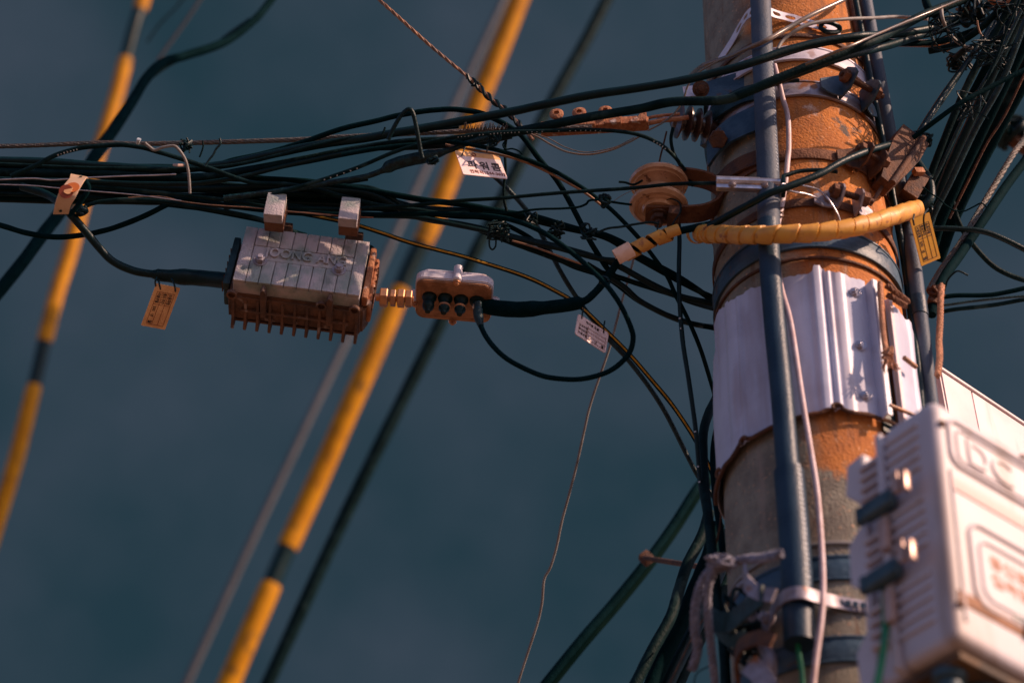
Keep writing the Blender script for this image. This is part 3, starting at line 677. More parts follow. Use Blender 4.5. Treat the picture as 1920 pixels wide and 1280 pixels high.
# housing: deeper body behind, flared ends, open pockets on the right end
g = G()
prof = [(-.118, -.045), (-.112, -.070), (.112, -.070), (.122, -.045), (.124, .03), (.112, .056), (-.112, .056), (-.122, .03)]
g.prism(fa @ TL(0, .028, 0) @ RX(90), prof, -.058, 0, .004)
g.prism(fa @ TL(0, .088, 0) @ RX(90), [(x*.94, z*.94) for x, z in prof], -.010, 0, .003)
g.build('housing', 'aluwarm', am)
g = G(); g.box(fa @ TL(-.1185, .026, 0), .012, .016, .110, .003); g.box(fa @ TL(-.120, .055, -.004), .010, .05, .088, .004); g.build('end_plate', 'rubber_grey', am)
g = G(); g.box(fa @ TL(.114, .016, 0), .010, .022, .118, .003); g.box(fa @ TL(.1215, .046, -.002), .008, .046, .108, .004); g.build('end_plate', 'rustlit', am)  # sunlit orange of the right end put into its colour
for s, m_ in ((1, 'darkrust'), (-1, 'darkrust')):
    g = G()
    for k in range(6): g.prism(fa @ TL(s*.1260, .034, .034-k*.0155) @ RY(90) @ RZ(90), [(-.012, -.004), (.010, .004), (.010, -.007)], -.001, .001)
    g.build('vent_slots', m_, am)
# fins under the housing
for i in range(11):
    x = -.104 + .0208*i
    g = G(); g.prism(fa @ TL(x, .044, -.066) @ RY(90) @ RZ(90), [(-.012, .004), (.052, .004), (.052, -.018), (.046, -.021), (.030, -.012), (-.008, -.006)], -.0024, .0024, .0005)
    g.build('fin', 'aluwarm', am)
for x in (-.053, .058):
    g = G(); g.box(fa @ TL(x, .036, -.072), .010, .062, .012, .002); g.box(fa @ TL(x, .006, -.072), .006, .012, .014, .002); g.build('rib', 'aluwarm', am)
g = G()
for x in (-.105, .100, .045): g.lathe(fa @ TL(x, .020, -.073) @ RX(0), [(.009, 0), (.009, -.006), (.006, -.006), (.006, .001)], 18)
g.box(fa @ TL(0, .058, -.0735), .18, .004, .006, .001); g.build('boss', 'aluwarm', am)
for x, z in ((-.098, .070), (.104, .066)):
    g = G(); g.cyl(fa @ TL(x, .03, z-.006), .0085, .022, 16, c=.25); g.build('port_cap', 'rubber', am)
for px, py in ((516, 384), (655, 392)):
    t = thing('hanger_clamp', at(px, py, 3.44), ('left' if px < 600 else 'right')+' of the two square pale metal clamps gripping the bundle above the amplifier', 'clamp', 'clamps above the amplifier')
    fc = frame(px, py+6, 3.40, yaw=4, roll=4)
    g = G(); g.box(fa.to_3x3().to_4x4() @ TL(0, 0, 0), .001, .001, .001) if False else None
    g.box(fc, .0315, .020, .052, .0015); g.build('face_block', 'alu', t)
    g = G(); g.box(fc @ TL(.001, .021, -.001), .0325, .022, .048, .002); g.build('jaw', 'rust', t)
    g = G(); g.box(fa @ TL((px-570)*.00088, .034, H2+.018), .030, .030, .048, .002); g.build('stem', 'darkrust', t)
# ================================================================== SPLITTER
spx = thing('tap_box', at(853, 562, 3.46), 'small pale tap box with four downward ports and one plugged lead, right of the amplifier', 'tap box')
fs_ = frame(853, 520, 3.42, yaw=3, roll=4)
def rrect(w, h, r, n=5, cx=0, cy=0):
    out = []
    for sx, sy, a0 in ((1, 1, 0), (-1, 1, 90), (-1, -1, 180), (1, -1, 270)):
        for k in range(n+1):
            a = R(a0+90*k/n); out.append((cx+sx*(w/2-r)+math.cos(a)*r, cy+sy*(h/2-r)+math.sin(a)*r))
    return out
D_ = .098
# mid-plane z=0; face (ports) at z=-.018
g = G(); g.prism(fs_ @ TL(0, D_/2, 0), rrect(.132, D_, .016), -.006, .012, .002)
g.prism(fs_ @ TL(0, D_/2, 0), rrect(.118, D_-.008, .014), .012, .021, .003)
for x, y in ((.004, -.002),): g.cyl(fs_ @ TL(x, y, -.010), .0075, .034, 20, c=.3)
for x in (-.069, .069): g.cyl(fs_ @ TL(x, D_*.62, -.012), .0085, .028, 18, c=.25)
g.cyl(fs_ @ TL(0, D_+.002, -.012), .0075, .026, 18, c=.3)
g.build('lid', 'white', spx)
g = G(); g.prism(fs_ @ TL(0, D_/2, 0), rrect(.128, D_-.004, .015), -.0115, -.0064, .0015)
for x, y in ((.004, 0), (-.066, D_*.62), (.066, D_*.62), (0, D_)): g.cyl(fs_ @ TL(x, y, -.0120), .0065, .009, 16)
g.build('port_plate', 'brown', spx)
g = G(); g.tube([fs_ @ Vector((x, y+D_/2, -.0116)) for x, y in rrect(.112, D_-.02, .012, 4)+rrect(.112, D_-.02, .012, 4)[:1]], .0008, 5); g.build('moulded_line', 'brown', spx)
for x, y in ((.004, .0), (-.066, D_*.62), (.066, D_*.62), (0, D_)):
    bolt_obj('screw', fs_ @ Vector((x, y, -.0120)), Vector((0, 0, -1)), spx, .0042, .004, 'brass')
for i, x in enumerate((-.041, -.014, .013, .040)):
    y = .040
    g = G(); Mx = fs_ @ TL(x, y, -.0116) @ RX(180 if i < 3 else 172)
    g.lathe(Mx, [(.0125, 0), (.0125, .004), (.0105, .006), (.0095, .016), (.0105, .020), (.0095, .026), (.006, .030), (.0045, .036)] if i < 3 else [(.0125, 0), (.0125, .004), (.007, .006), (.007, .012)], 20)
    pt = g.build('port', 'rubber', spx)
    if i in (1, 2): g = G(); g.lathe(Mx @ TL(0, 0, .0), [(.0068, .019), (.011, .0195), (.011, .023), (.0068, .0235)], 18); g.build('ring', 'brass', pt)
    if i == 3: g = G(); g.lathe(Mx, [(.0055, .008), (.0075, .011), (.0075, .018), (.0055, .019)], 6); g.build('ring', 'bright', pt)
# brass fittings joining the two boxes
t = thing('brass_fitting', at(742, 560, 3.46), 'row of hexagonal brass nuts joining the amplifier to the small tap box', 'fitting')
fb = frame(742, 559, 3.40, yaw=2, roll=2)
g = G(); g.cyl(fb @ TL(-.034, 0, 0) @ RY(90), .0065, .064, 16); g.build('stem', 'brass', t)
for x, w, r in ((-.0265, .013, .0165), (-.009, .009, .0150), (.003, .012, .0165), (.0165, .011, .0150)):
    g = G(); g.cyl(fb @ TL(x, 0, 0) @ RY(90), r, w, hexa=True, c=.12); g.build('nut', 'brass', t)
# ================================================================== CABLES
BG = 'cables of the horizontal bundle'
cab('thick black cable leaving the pole highest, sweeping left above all the others', [(1853, 8, 3.75), (1769, 45, 3.68), (1700, 61, 3.60), (1643, 66, 3.52), (1610, 68, 3.48), (1544, 77, 3.46), (1479, 94, 3.44), (1413, 116, 3.42), (1337, 138, 3.42), (1264, 155, 3.42), (1127, 175, 3.43), (1024, 196, 3.44), (955, 210, 3.45), (852, 229, 3.45), (749, 248, 3.45), (680, 261, 3.46), (595, 272, 3.47), (495, 292, 3.48), (420, 308, 3.5), (316, 318, 3.5), (200, 311, 3.5), (100, 305, 3.5), (-30, 301, 3.5)], 15, group=BG)
cab('thick black cable crossing the pole second highest and dipping left towards the splice', [(1840, -12, 3.72), (1769, 14, 3.66), (1731, 30, 3.6), (1680, 56, 3.52), (1632, 79, 3.42), (1588, 96, 3.40), (1522, 123, 3.38), (1457, 149, 3.37), (1400, 173, 3.37), (1352, 188, 3.38), (1260, 192, 3.4), (1196, 206, 3.42), (1092, 223, 3.42), (1007, 240, 3.43), (920, 256, 3.45), (850, 263, 3.46), (750, 270, 3.47), (650, 284, 3.48), (560, 302, 3.48), (450, 322, 3.49), (360, 333, 3.5), (200, 327, 3.5), (-30, 322, 3.5)], 16, group=BG)
cab('black cable arching highest over the left bundle then plunging right behind the cable tangle', [(-30, 312, 3.52), (200, 318, 3.52), (375, 314), (440, 300), (500, 287), (560, 269), (640, 242), (700, 228), (766, 213), (835, 205), (893, 210), (925, 222), (955, 238), (979, 256), (1010, 298), (1044, 339), (1068, 379), (1089, 419), (1105, 450), (1122, 478), (1140, 505), (1160, 524, 3.53)], 10.5, group=BG)
cab('black cable lying along the lower flank of the rising bundle above the amplifier', [(-30, 335, 3.47), (150, 340, 3.47), (330, 346, 3.47), (430, 336, 3.46), (500, 320), (560, 306), (640, 288), (700, 279), (800, 277, 3.47), (900, 268, 3.47), (960, 256, 3.46)], 9, (3.47, 3.46), group=BG)
cab('slim black cable at the top of the rising bundle with a faint shine', [(-30, 307, 3.46), (200, 316, 3.46), (400, 313, 3.46), (520, 291, 3.46), (640, 262, 3.46), (760, 246, 3.47), (860, 238, 3.48)], 7, (3.46, 3.48), group=BG)
cab('thick weathered cable running from the left bundle to the hairy knots right of centre', [(320, 338), (432, 330), (495, 335), (570, 340), (645, 350), (720, 362), (800, 375), (870, 384), (955, 399), (1000, 406), (1050, 421), (1095, 433), (1135, 441), (1170, 457), (1195, 478), (1235, 500), (1285, 528), (1345, 568, 3.56)], 11.5, 3.5, group=BG)
spl = cab('black splice cable with a fat taped joint near the centre of the bundle', [(420, 372), (490, 362), (560, 352), (615, 344), (682, 332), (715, 320), (738, 308), (770, 299), (800, 293), (845, 281), (880, 268), (930, 256)], 11, 3.44, 'tape', rfun=lambda t: 1+1.15*max(0, min(1, (t-.46)/.04))*max(0, min(1, (.80-t)/.06)), group=BG)
c_ = cab('thin black cable with white printed letters, arching over the spool insulator', [(500, 368), (560, 350), (595, 340), (670, 315), (745, 283), (800, 268), (852, 257), (920, 250), (990, 246), (1092, 244), (1178, 249), (1230, 266), (1261, 290), (1284, 318, 3.47)], 7.5, 3.41, group=BG)
marking(c_, .17, .23, 6, .0035); marking(c_, .47, .72, 34, .0022); marking(c_, .84, .90, 6, .003)
cab('black cable arching behind the pink lettered tag and down towards the pole', [(640, 290), (700, 279), (783, 271), (835, 266), (886, 272), (938, 283), (989, 300), (1041, 322), (1092, 352), (1127, 378), (1147, 394), (1178, 425), (1200, 449), (1222, 477), (1250, 516), (1267, 553), (1290, 598), (1312, 650), (1328, 700, 3.6), (1345, 760, 3.68), (1356, 810, 3.75)], 8.5, (3.42, 3.5), group=BG)
cab('pale weathered cable shadowing the arch just behind the pink tag', [(835, 272), (886, 280), (938, 290), (989, 306), (1041, 330), (1092, 358), (1127, 384)], 5, 3.45, 'copper', group=BG)
cab('long straight black wire running from the bundle to the bright silver clamp', [(-30, 340, 3.47), (200, 352, 3.47), (400, 372, 3.46), (520, 389, 3.45), (600, 391, 3.44), (680, 391, 3.43), (852, 378, 3.42), (1024, 364, 3.41), (1196, 351, 3.41), (1270, 345, 3.38), (1352, 343, 3.345)], 7, 3.42, group=BG)
lp = cab('black coax looping down under the tap box and back up into its right port', [(-30, 352, 3.5), (200, 357, 3.5), (380, 378, 3.5), (500, 394, 3.47), (600, 400, 3.46), (700, 402, 3.45), (783, 400, 3.43), (860, 401, 3.42), (922, 405, 3.4), (972, 416, 3.38), (1022, 438, 3.37), (1072, 473, 3.36), (1110, 506, 3.35), (1136, 532, 3.33), (1162, 568, 3.32), (1182, 610, 3.32), (1187, 636, 3.32), (1177, 665, 3.32), (1147, 692, 3.32), (1106, 707, 3.32), (1060, 710, 3.32), (1011, 702, 3.33), (957, 676, 3.34), (925, 648, 3.35), (905, 618, 3.37), (897, 590, 3.39), (896, 566, 3.40)], 9.5, group=BG)
P, r_ = o_path[lp.name]; g = G(); g.tube(P[-13:], [r_*(1.15+.75*min(1, i/4)) if i < 9 else r_*1.5 for i in range(13)], 14); g.build('boot', 'rubber_grey', lp)
cab('black cable sagging from the bundle into the knots below the middle', [(560, 398), (700, 405), (780, 408), (850, 420), (910, 433), (972, 450), (1035, 463), (1080, 474), (1115, 483), (1160, 488, 3.48)], 9.5, (3.48, 3.5), group=BG)
cab('thin black pair sloping right under the tangle to the left side of the pole', [(900, 432), (960, 455), (1010, 473), (1085, 500), (1147, 516), (1185, 528), (1260, 553), (1300, 568), (1350, 582, 3.6)], 10, (3.5, 3.52), group=BG)
cab('thin pale-edged wire just above the sloping black pair', [(960, 452), (1010, 466), (1050, 480), (1090, 494)], 4, 3.45, 'copper', group=BG)
cab('black cable dipping deepest before it meets the left side of the pole', [(1100, 495), (1165, 534), (1197, 562), (1235, 583), (1272, 598), (1310, 609), (1350, 615, 3.6)], 10.5, 3.51, group=BG)
cab('black cable falling steeply from the bundle centre behind the small white tag', [(880, 290), (920, 325), (955, 358), (989, 397), (1010, 430), (1035, 479), (1052, 511), (1072, 544), (1100, 584), (1140, 634), (1174, 670), (1211, 717), (1242, 764), (1267, 811), (1292, 861), (1315, 902), (1340, 934), (1352, 960)], 9, (3.56, 3.50), 'rubber_grey')
ys = cab('black cable with a yellow stripe falling from the amplifier clamps to the pole', [(420, 375, 3.5), (520, 392, 3.5), (607, 408, 3.5), (670, 423), (722, 440), (781, 459), (862, 479), (922, 497), (985, 518), (1035, 541), (1085, 571), (1135, 618), (1180, 663), (1221, 711), (1255, 752), (1280, 787), (1304, 825), (1327, 868), (1340, 900)], 8.5, 3.47)
P, r_ = o_path[ys.name]; P = P[12:]
T, _ = frames(P)
for off in (-.15,):
    Q = []
    for p, t_ in zip(P, T):
        v = (CAM-p).normalized(); v = (v-t_*v.dot(t_)).normalized(); s_ = t_.cross(v); Q.append(p + (v*math.cos(off)+s_*math.sin(off))*r_*.80)
    g = G(); g.tube(Q, r_*.42, 8); g.build('stripe', 'ystripe', ys)
v1 = cab('slim black cable hanging straight down beside the left edge of the pole', [(1271, 400), (1274, 450), (1273, 500), (1274, 560), (1280, 638), (1292, 716), (1305, 810), (1313, 904), (1322, 960), (1332, 1020), (1342, 1080)], 9, (3.5, 3.2))
marking(v1, .35, .42, 4, .004); marking(v1, .6, .7, 4, .004); marking(v1, .88, .96, 8, .004)
cab('thick black cable hanging with a bend close against the white sleeve, going down the pole', [(1346, 740, 3.6), (1330, 772, 3.5), (1320, 804, 3.4), (1318, 841, 3.35), (1321, 904, 3.3), (1327, 960, 3.2), (1336, 1040, 3.1), (1345, 1130, 3.05), (1356, 1200, 3.0), (1362, 1300, 2.95)], 17)
cab('black cable running close behind the white sleeve down to the bracket', [(1352, 770, 3.55), (1338, 840, 3.5), (1340, 920, 3.4), (1350, 990, 3.3), (1358, 1060, 3.2)], 12)
cab('rusty wire hanging at the left edge of the pole below the sleeve', [(1360, 860, 3.3), (1350, 905, 3.25), (1352, 960, 3.2), (1345, 1010, 3.15), (1330, 1040, 3.1)], 4, m='rust', name='wire', cat='wire')
c_ = cab('black cable with white print bowing up against the twisted strand at far left', [(20, 330), (65, 311), (100, 293), (137, 281), (175, 275), (225, 272), (262, 276), (300, 286), (350, 301), (400, 318), (470, 342), (540, 346), (595, 356), (645, 370), (700, 383), (770, 392), (830, 402)], 9, (3.43, 3.46), group=BG)
marking(c_, .14, .20, 7, .0035)
cab('black cable sagging below the bundle at the far left edge', [(-30, 414), (0, 422), (50, 437), (100, 445), (150, 442), (200, 431), (250, 413), (285, 398), (320, 381), (360, 372)], 10.5, 3.5)
cl_ = cab('thick black cable dropping from the round-logo clip to the amplifier, taped before it enters', [(40, 350, 3.46), (90, 366, 3.44), (118, 388, 3.42), (135, 405), (162, 436), (187, 466), (212, 490), (250, 508), (290, 515), (325, 518), (375, 521), (435, 527, 3.42)], 15, (3.42, 3.46), rfun=lambda t: 1+.55*max(0, min(1, (t-.72)/.02))+.5*max(0, min(1, (t-.80)/.05)))
cab('thin black cable at the very bottom of the bundle, arching off past the clip', [(150, 395), (165, 385), (190, 378), (240, 374), (300, 377), (360, 386), (420, 396), (480, 409), (520, 424), (560, 438, 3.55)], 8, 3.46, group=BG)
cab('black cable tucked under the bundle ending behind the amplifier lid', [(300, 382), (380, 392), (440, 403), (492, 414), (527, 427), (575, 442)], 9, 3.54)
rnd = random.Random(3)
EXITS = [[(780, 405), (860, 420), (910, 431), (972, 447), (1035, 459), (1110, 480), (1160, 498), (1260, 550), (1350, 572)], [(780, 388), (860, 393), (955, 403), (1050, 426), (1135, 446), (1195, 484), (1285, 533), (1350, 562)], [(780, 400), (860, 406), (922, 412), (985, 440), (1030, 475), (1075, 500), (1140, 522), (1200, 566), (1272, 600), (1350, 618)]]
fills = [(330, 350, 352, 368, 12), (338, 352, 362, 374, 10), (345, 362, 370, 380, 11), (354, 368, 378, 392, 10), (362, 372, 384, 396, 9), (370, 377, 390, 404, 9), (375, 380, 396, 409, 7), (318, 338, 356, 372, 12), (326, 330, 340, 362, 10), (300, 312, 345, 358, 9)]
desc = ['black cable buried in the upper middle of the left bundle', 'black cable buried in the middle of the left bundle, passing behind both clamps', 'thick black cable in the lower middle of the left bundle', 'black cable low in the left bundle crossing behind the clamp stems', 'slim black cable low in the left bundle, level with the logo clip', 'slim black cable near the bottom of the left bundle', 'lowest slim cable resting under the left bundle', 'thick black cable high in the left bundle, under the strand', 'black cable high in the left bundle beside the bent strap', 'black cable slanting from the top to the middle of the left bundle']
for i, (y0, y1, y2, y3, w) in enumerate(fills):
    j = lambda: rnd.uniform(-2.5, 2.5)
    cab(desc[i], [(-30, y0), (70, (y0*3+y1)/4+j()), (160, (y0+y1)/2+j()), (250, y1+j()), (350, y1+4+j()), (440, (y1+y2)/2+j()), (520, y2+j()), (620, y2+6+j()), (700, y3-4+j())] + (EXITS[i % 3] if i in (0, 1, 3, 5) else [(770, 392+j()), (830, 396+j()), (880, 399)]), w, (3.5+.012*(i % 4), 3.5+.01*(i % 3)), group=BG)
cab('black cable crossing upward from the lower bundle behind the left clamp to the splice', [(420, 392), (515, 372), (570, 360), (625, 346), (690, 336)], 8, 3.53, group=BG)
cab('silver-grey wire drawn tight across the left bundle in front of the logo clip end', [(-30, 337), (0, 337), (60, 334), (100, 337), (160, 334), (240, 330), (330, 326)], 2.6, 3.38, 'bright', 'wire', 'wire')
cab('fine silver wire lying low on the left bundle', [(-30, 345), (50, 348), (110, 353), (180, 359), (260, 366), (340, 376)], 2.0, 3.40, 'bright', 'wire', 'wire')
cab('fine copper wire glinting along the lower bundle left of the clamps', [(240, 370), (300, 368), (340, 377), (400, 384), (470, 389), (540, 396), (620, 404)], 2.2, 3.41, 'copper', 'wire', 'wire')
cab('orange-tinted wire between the two clamps above the amplifier', [(520, 396), (580, 399), (640, 404), (700, 407)], 2.6, 3.43, 'rustlit', 'wire', 'wire')
# messenger strand
P = smooth_path(path([(-30, 275), (60, 273), (190, 268), (260, 270), (400, 267), (470, 265), (560, 262), (640, 257), (760, 251), (880, 246), (960, 243), (1040, 240), (1110, 238)], (3.52, 3.54)), 6)
g = G(); g.strand(P, .0042, 5, .075); g.build('messenger_strand', 'strand', label='twisted steel strand stretched along the top of the bundle from the left edge', cat='strand')
# hair-like windings where the strand meets the clamp
g = G(); rr = random.Random(5)
for k in range(44):
    x = 868+k*1.9; a = at(x, 247-rr.random()*3, 3.44); b = at(x+rr.uniform(1, 4), 238-rr.random()*9, 3.43); g.tube([a, a.lerp(b, .5)+Vector((.0006, 0, 0)), b], .0007, 5)
g.build('wire_winding', 'strand', label='bristly row of clipped wire ends standing on the strand near the centre', cat='wire winding')
# rusty diagonal guy wire with twisted tail
P = smooth_path(path([(695, -15), (711, 0), (750, 35), (800, 80), (845, 118), (886, 152), (921, 186), (950, 208), (976, 236), (1000, 262)], (3.6, 3.46)), 7)
g = G(); g.strand(P, .0030, 3, .05); t = g.build('guy_wire', 'copper', label='thin coppery guy wire slanting down from the top edge to the bundle centre', cat='wire')
g = G(); Q = P[33:60]; g.strand(Q, .0078, 2, .04, .0026); g.build('twisted_tail', 'rubber', t)
g = G(); rr = random.Random(9)
def knot(g, px, py, d, rad, n, w=.0014, rr=random.Random(11)):
    c = at(px, py, d)
    for k in range(n):
        v = [c + Vector((rr.uniform(-1, 1), rr.uniform(-1, 1)*.8, rr.uniform(-1, 1)))*rad for _ in range(6)]; g.tube(smooth_path(v, 5), w, 6)
knot(g, 893, 156, 3.52, .008, 3); g.build('tie_knot', 'rubber', t)
for px, py, d, rad, n, w, lab in ((350, 272, 3.46, .011, 6, .0016, 'tangle of black tie wire hanging on the twisted strand at left'), (935, 432, 3.47, .020, 9, .0015, 'bushy black wire tangle under the bundle, below the pink tag'), (925, 262, 3.42, .012, 4, .0018, 'small wire knot below the bristly winding'), (1135, 377, 3.42, .009, 8, .003, 'dark lump of tape where wires cross left of the spool insulator'), (1040, 432, 3.46, .018, 7, .0018, 'loose wire whiskers along the weathered cable'), (1105, 440, 3.46, .016, 6, .0018, 'matted wire ends right of the loose whiskers'), (997, 412, 3.46, .014, 5, .0015, 'thin wire curl left of the loose whiskers'), (1800, 120, 3.75, .022, 10, .002, 'bushy dark wire tangle left of the big right-hand cable mass'), (1830, 20, 3.7, .03, 8, .003, 'messy wire knot at the top right corner where bundles cross'), (1735, 265, 3.6, .013, 6, .0025, 'black wire knot on top of the brown wedge clamp'), (1735, 385, 3.5, .016, 7, .0018, 'fine wire loops twisted above the yellow tag'), (1134, 527, 3.35, .008, 4, .003, 'black tie binding the cables at the crossing beside the tap lead'), (812, 300, 3.36, .010, 6, .0015, 'wire scraps tied round the fat taped joint')):
    g = G(); knot(g, px, py, d, rad, n, w, random.Random(int(px))); g.build('wire_tangle', 'rubber', label=lab, cat='wire tangle', group='wire tangles')
cab('cable loop standing up over the bundle like an inverted letter U', [(728, 262), (738, 240), (752, 217), (766, 205), (774, 212), (780, 235), (785, 262), (789, 285), (792, 297)], 8.5, 3.37)
cab('short black tail beside the inverted cable loop', [(716, 252), (720, 244), (722, 238)], 4, 3.4, 'rubber', 'wire', 'wire')
cab('bent grey strap wire hooked over the strand and hanging across the bundle', [(272, 268), (280, 275), (290, 281), (305, 276), (325, 273), (335, 280), (346, 296), (352, 315), (355, 340), (356, 362)], 5.5, 3.36, 'greywire', 'wire', 'wire')
cab('short hooked wire with a pale tip on the strand, left of centre', [(412, 260), (413, 270), (405, 280), (400, 290), (392, 300), (384, 312)], 4.5, 3.42, 'rubber_grey', 'wire', 'wire')
cab('tiny black hook hanging from the strand', [(380, 264), (381, 275), (377, 288), (374, 295)], 3.5, 3.44, 'rubber', 'wire', 'wire')
g = G(); g.tube([at(258, 268, 3.42), at(260, 262, 3.41), at(263, 264, 3.41)], .0035, 8); g.build('wire_end', 'whitep', label='small white wire end perched on the strand at left', cat='wire end')
g = G(); g.tube([at(326, 309, 3.36), at(334, 310, 3.35), at(344, 310, 3.36)], .0024, 8); g.build('wire_end', 'latch', label='bright bare metal splice glinting beside the bent strap wire', cat='wire end')
# knotty wires in the middle
cab('twisted black wire running right under the straight wire to the spool insulator', [(905, 398), (960, 399), (1000, 393), (1040, 391), (1080, 389), (1098, 383), (1105, 376), (1120, 375), (1140, 378), (1160, 381), (1185, 384)], 4.5, 3.43, 'rubber', 'wire', 'wire')
cab('black jumper wire from the weathered cable to the foot of the spool insulator', [(1120, 436), (1140, 428), (1165, 425), (1195, 420), (1220, 417), (1235, 420)], 4.5, 3.43, 'rubber', 'wire', 'wire')
cab('black wire hanging vertically through the middle of the tangle, above the tap box', [(951, 250), (948, 268), (947, 290), (948, 320), (945, 345), (945, 372), (950, 395)], 5.5, 3.47, 'rubber', 'wire', 'wire')
cab('small curled wire beside the vertical hanging wire', [(947, 265), (943, 272), (948, 280), (960, 279), (972, 283), (980, 290)], 3.2, 3.44, 'rubber', 'wire', 'wire')
cab('wire hook dangling below the bushy tangle', [(917, 450), (918, 462), (923, 468), (929, 462), (930, 450)], 3.5, 3.46, 'rubber', 'wire', 'wire')
cab('twisted black wire pair dropping from the dark insulator behind the spool', [(1262, 240), (1258, 262), (1262, 285), (1272, 305), (1284, 325), (1300, 350)], 6.5, 3.53, 'rubber', 'wire', 'wire')
cab('thin brown wire hanging above the spool insulator', [(1250, 246), (1243, 275), (1237, 300), (1234, 330)], 3.4, 3.6, 'darkrust', 'wire', 'wire')
cab('fine pale wire strung from the tape lump to the spool groove', [(1150, 378), (1165, 368), (1185, 358), (1205, 352)], 1.4, 3.45, 'greywire', 'wire', 'wire')
cab('stray black wire end poking left from the upper disc of the spool', [(1160, 341), (1172, 342), (1188, 346), (1205, 338)], 4.5, 3.47, 'rubber', 'wire', 'wire')
cab('translucent brown wire sagging below the dead-end clamp', [(975, 245), (1005, 255), (1035, 272), (1065, 285), (1100, 290), (1140, 284), (1175, 270), (1200, 256)], 3.6, 3.45, 'clear', 'wire', 'wire')
cab('second translucent wire sagging just inside the first', [(985, 246), (1025, 258), (1060, 276), (1100, 286), (1150, 278), (1190, 258)], 2.0, 3.47, 'clear', 'wire', 'wire')
cab('clear wire bent like a hook between clamp and dark insulator', [(1215, 245), (1240, 232), (1262, 215), (1280, 190), (1290, 160), (1310, 135), (1350, 112)], 3.6, 3.5, 'clear', 'wire', 'wire')
# black lead from tap box to the yellow spiral and on to the pole
ld_ = cab('thick black lead with shrink joint from the tap box up into the short yellow spiral', [(905, 572, 3.45), (925, 577, 3.44), (965, 580, 3.42), (1000, 578, 3.41), (1050, 573, 3.40), (1092, 566, 3.39), (1112, 552), (1130, 532), (1147, 508), (1162, 488), (1185, 470), (1220, 453), (1258, 438), (1300, 428), (1345, 418, 3.42)], 13, 3.39, 'rubber', rfun=lambda t: 1.1+1.25*max(0, min(1, (.36-t)/.012))-.38*max(0, min(1, (t-.21)/.03))*max(0, min(1, (.36-t)/.012)))
def spiral(g, P, r, pitch, amp=.16, seg=26, t0=0.0):
    L = [0]
    for i in range(1, len(P)): L.append(L[-1]+(P[i]-P[i-1]).length)
    tot = L[-1]; n = int(tot/pitch*22); Q = []
    for i in range(n+1):
        d = tot*i/n; j = 0
        while j < len(L)-2 and L[j+1] < d: j += 1
        f = (d-L[j])/max(L[j+1]-L[j], 1e-9); Q.append((P[j].lerp(P[j+1], f), d))
    T, U = frames([q[0] for q in Q]); vs, fs = [], []
    for i, (p, d) in enumerate(Q):
        V = T[i].cross(U[i])
        for k in range(seg):
            a = 2*math.pi*k/seg; ph = (d/pitch + k/seg) % 1.0
            e = 1+amp*(ph-.5) - (.14 if ph < .06 else 0) + .03*math.sin(3*a+d*90)
            vs.append(p+(U[i]*math.cos(a)+V*math.sin(a))*r*e)
    for i in range(n):
        for k in range(seg): fs.append((i*seg+k, i*seg+(k+1) % seg, (i+1)*seg+(k+1) % seg, (i+1)*seg+k))
    fs.append(tuple(range(seg))[::-1]); fs.append(tuple(n*seg+k for k in range(seg))); g.add(vs, fs)
P = smooth_path([pp(x, y, d) for x, y, d in [(1312, 438, .05), (1350, 439, .055), (1400, 441, .062), (1450, 440, .068), (1500, 438, .062), (1550, 434, .055), (1600, 426, .05), (1650, 413, .045), (1690, 400, .04), (1718, 391, .03)]], 7)
yw = thing('spiral_wrap', P[0], 'long yellow spiral cable wrap curving across the front of the pole', 'spiral wrap', 'yellow spiral wraps')
g = G(); spiral(g, P, .0148, .031, .14); g.build('wrap_sleeve', 'ylwrap', yw, ang=35)
g = G()
for q, rr_ in ((0, .0165), (4, .0160)):
    c = P[q]-(P[4]-P[0]).normalized()*(.008-q*.001); T_ = (P[4]-P[0]).normalized(); u = T_.cross(AX).normalized(); v = T_.cross(u)
    Q = [c + (u*math.cos(a)+v*math.sin(a))*rr_ + T_*(.010*a/6.28-.006) for a in [i*.35 for i in range(19)]]
    g.ribbon(Q, [T_]*len(Q), [(x-c).normalized() for x in Q], .009, .0016)
g.build('loose_turn', 'ylwrap', yw)
P = smooth_path(path([(1172, 478), (1200, 463), (1230, 448), (1262, 436)], 3.385), 7)
yw2 = thing('spiral_wrap', P[0], 'short torn yellow spiral wrap on the thick lead below the spool insulator', 'spiral wrap', 'yellow spiral wraps')
def helix_band(g, P, r, pitch, w, t0, t1, th=.0014):
    L = [0]
    for i in range(1, len(P)): L.append(L[-1]+(P[i]-P[i-1]).length)
    T, U = frames(P); n = int((t1-t0)/pitch*24); Q, A, B = [], [], []
    for i in range(n+1):
        d = max(0, min(L[-1]-1e-6, t0+(t1-t0)*i/n)); j = 0
        while j < len(L)-2 and L[j+1] < d: j += 1
        f = (d-L[j])/max(L[j+1]-L[j], 1e-9); p = P[j].lerp(P[j+1], f); t = T[j]; u = U[j]; v = t.cross(u); a = 2*math.pi*(t0+(t1-t0)*i/n)/pitch
        nn = u*math.cos(a)+v*math.sin(a); Q.append(p+nn*r*(1+.08*math.sin(i*.7))); A.append(t); B.append(nn)
    g.ribbon(Q, A, B, w, th)
g = G(); helix_band(g, P, .0115, .030, .0235, .001, .098); g.build('wrap_sleeve', 'ylwrap', yw2, ang=50)
g = G(); c = at(1177, 474, 3.375); Tt = (P[4]-P[0]).normalized(); u = Tt.cross(FW).normalized(); v = Tt.cross(u)
Q = [c + (u*math.cos(a)+v*math.sin(a))*.0158 - Tt*.006 for a in [-2.2+i*.28 for i in range(17)]]; g.ribbon(Q, [Tt]*len(Q), [(x-c).normalized() for x in Q], .030, .0016); g.build('loose_turn', 'peach', yw2)
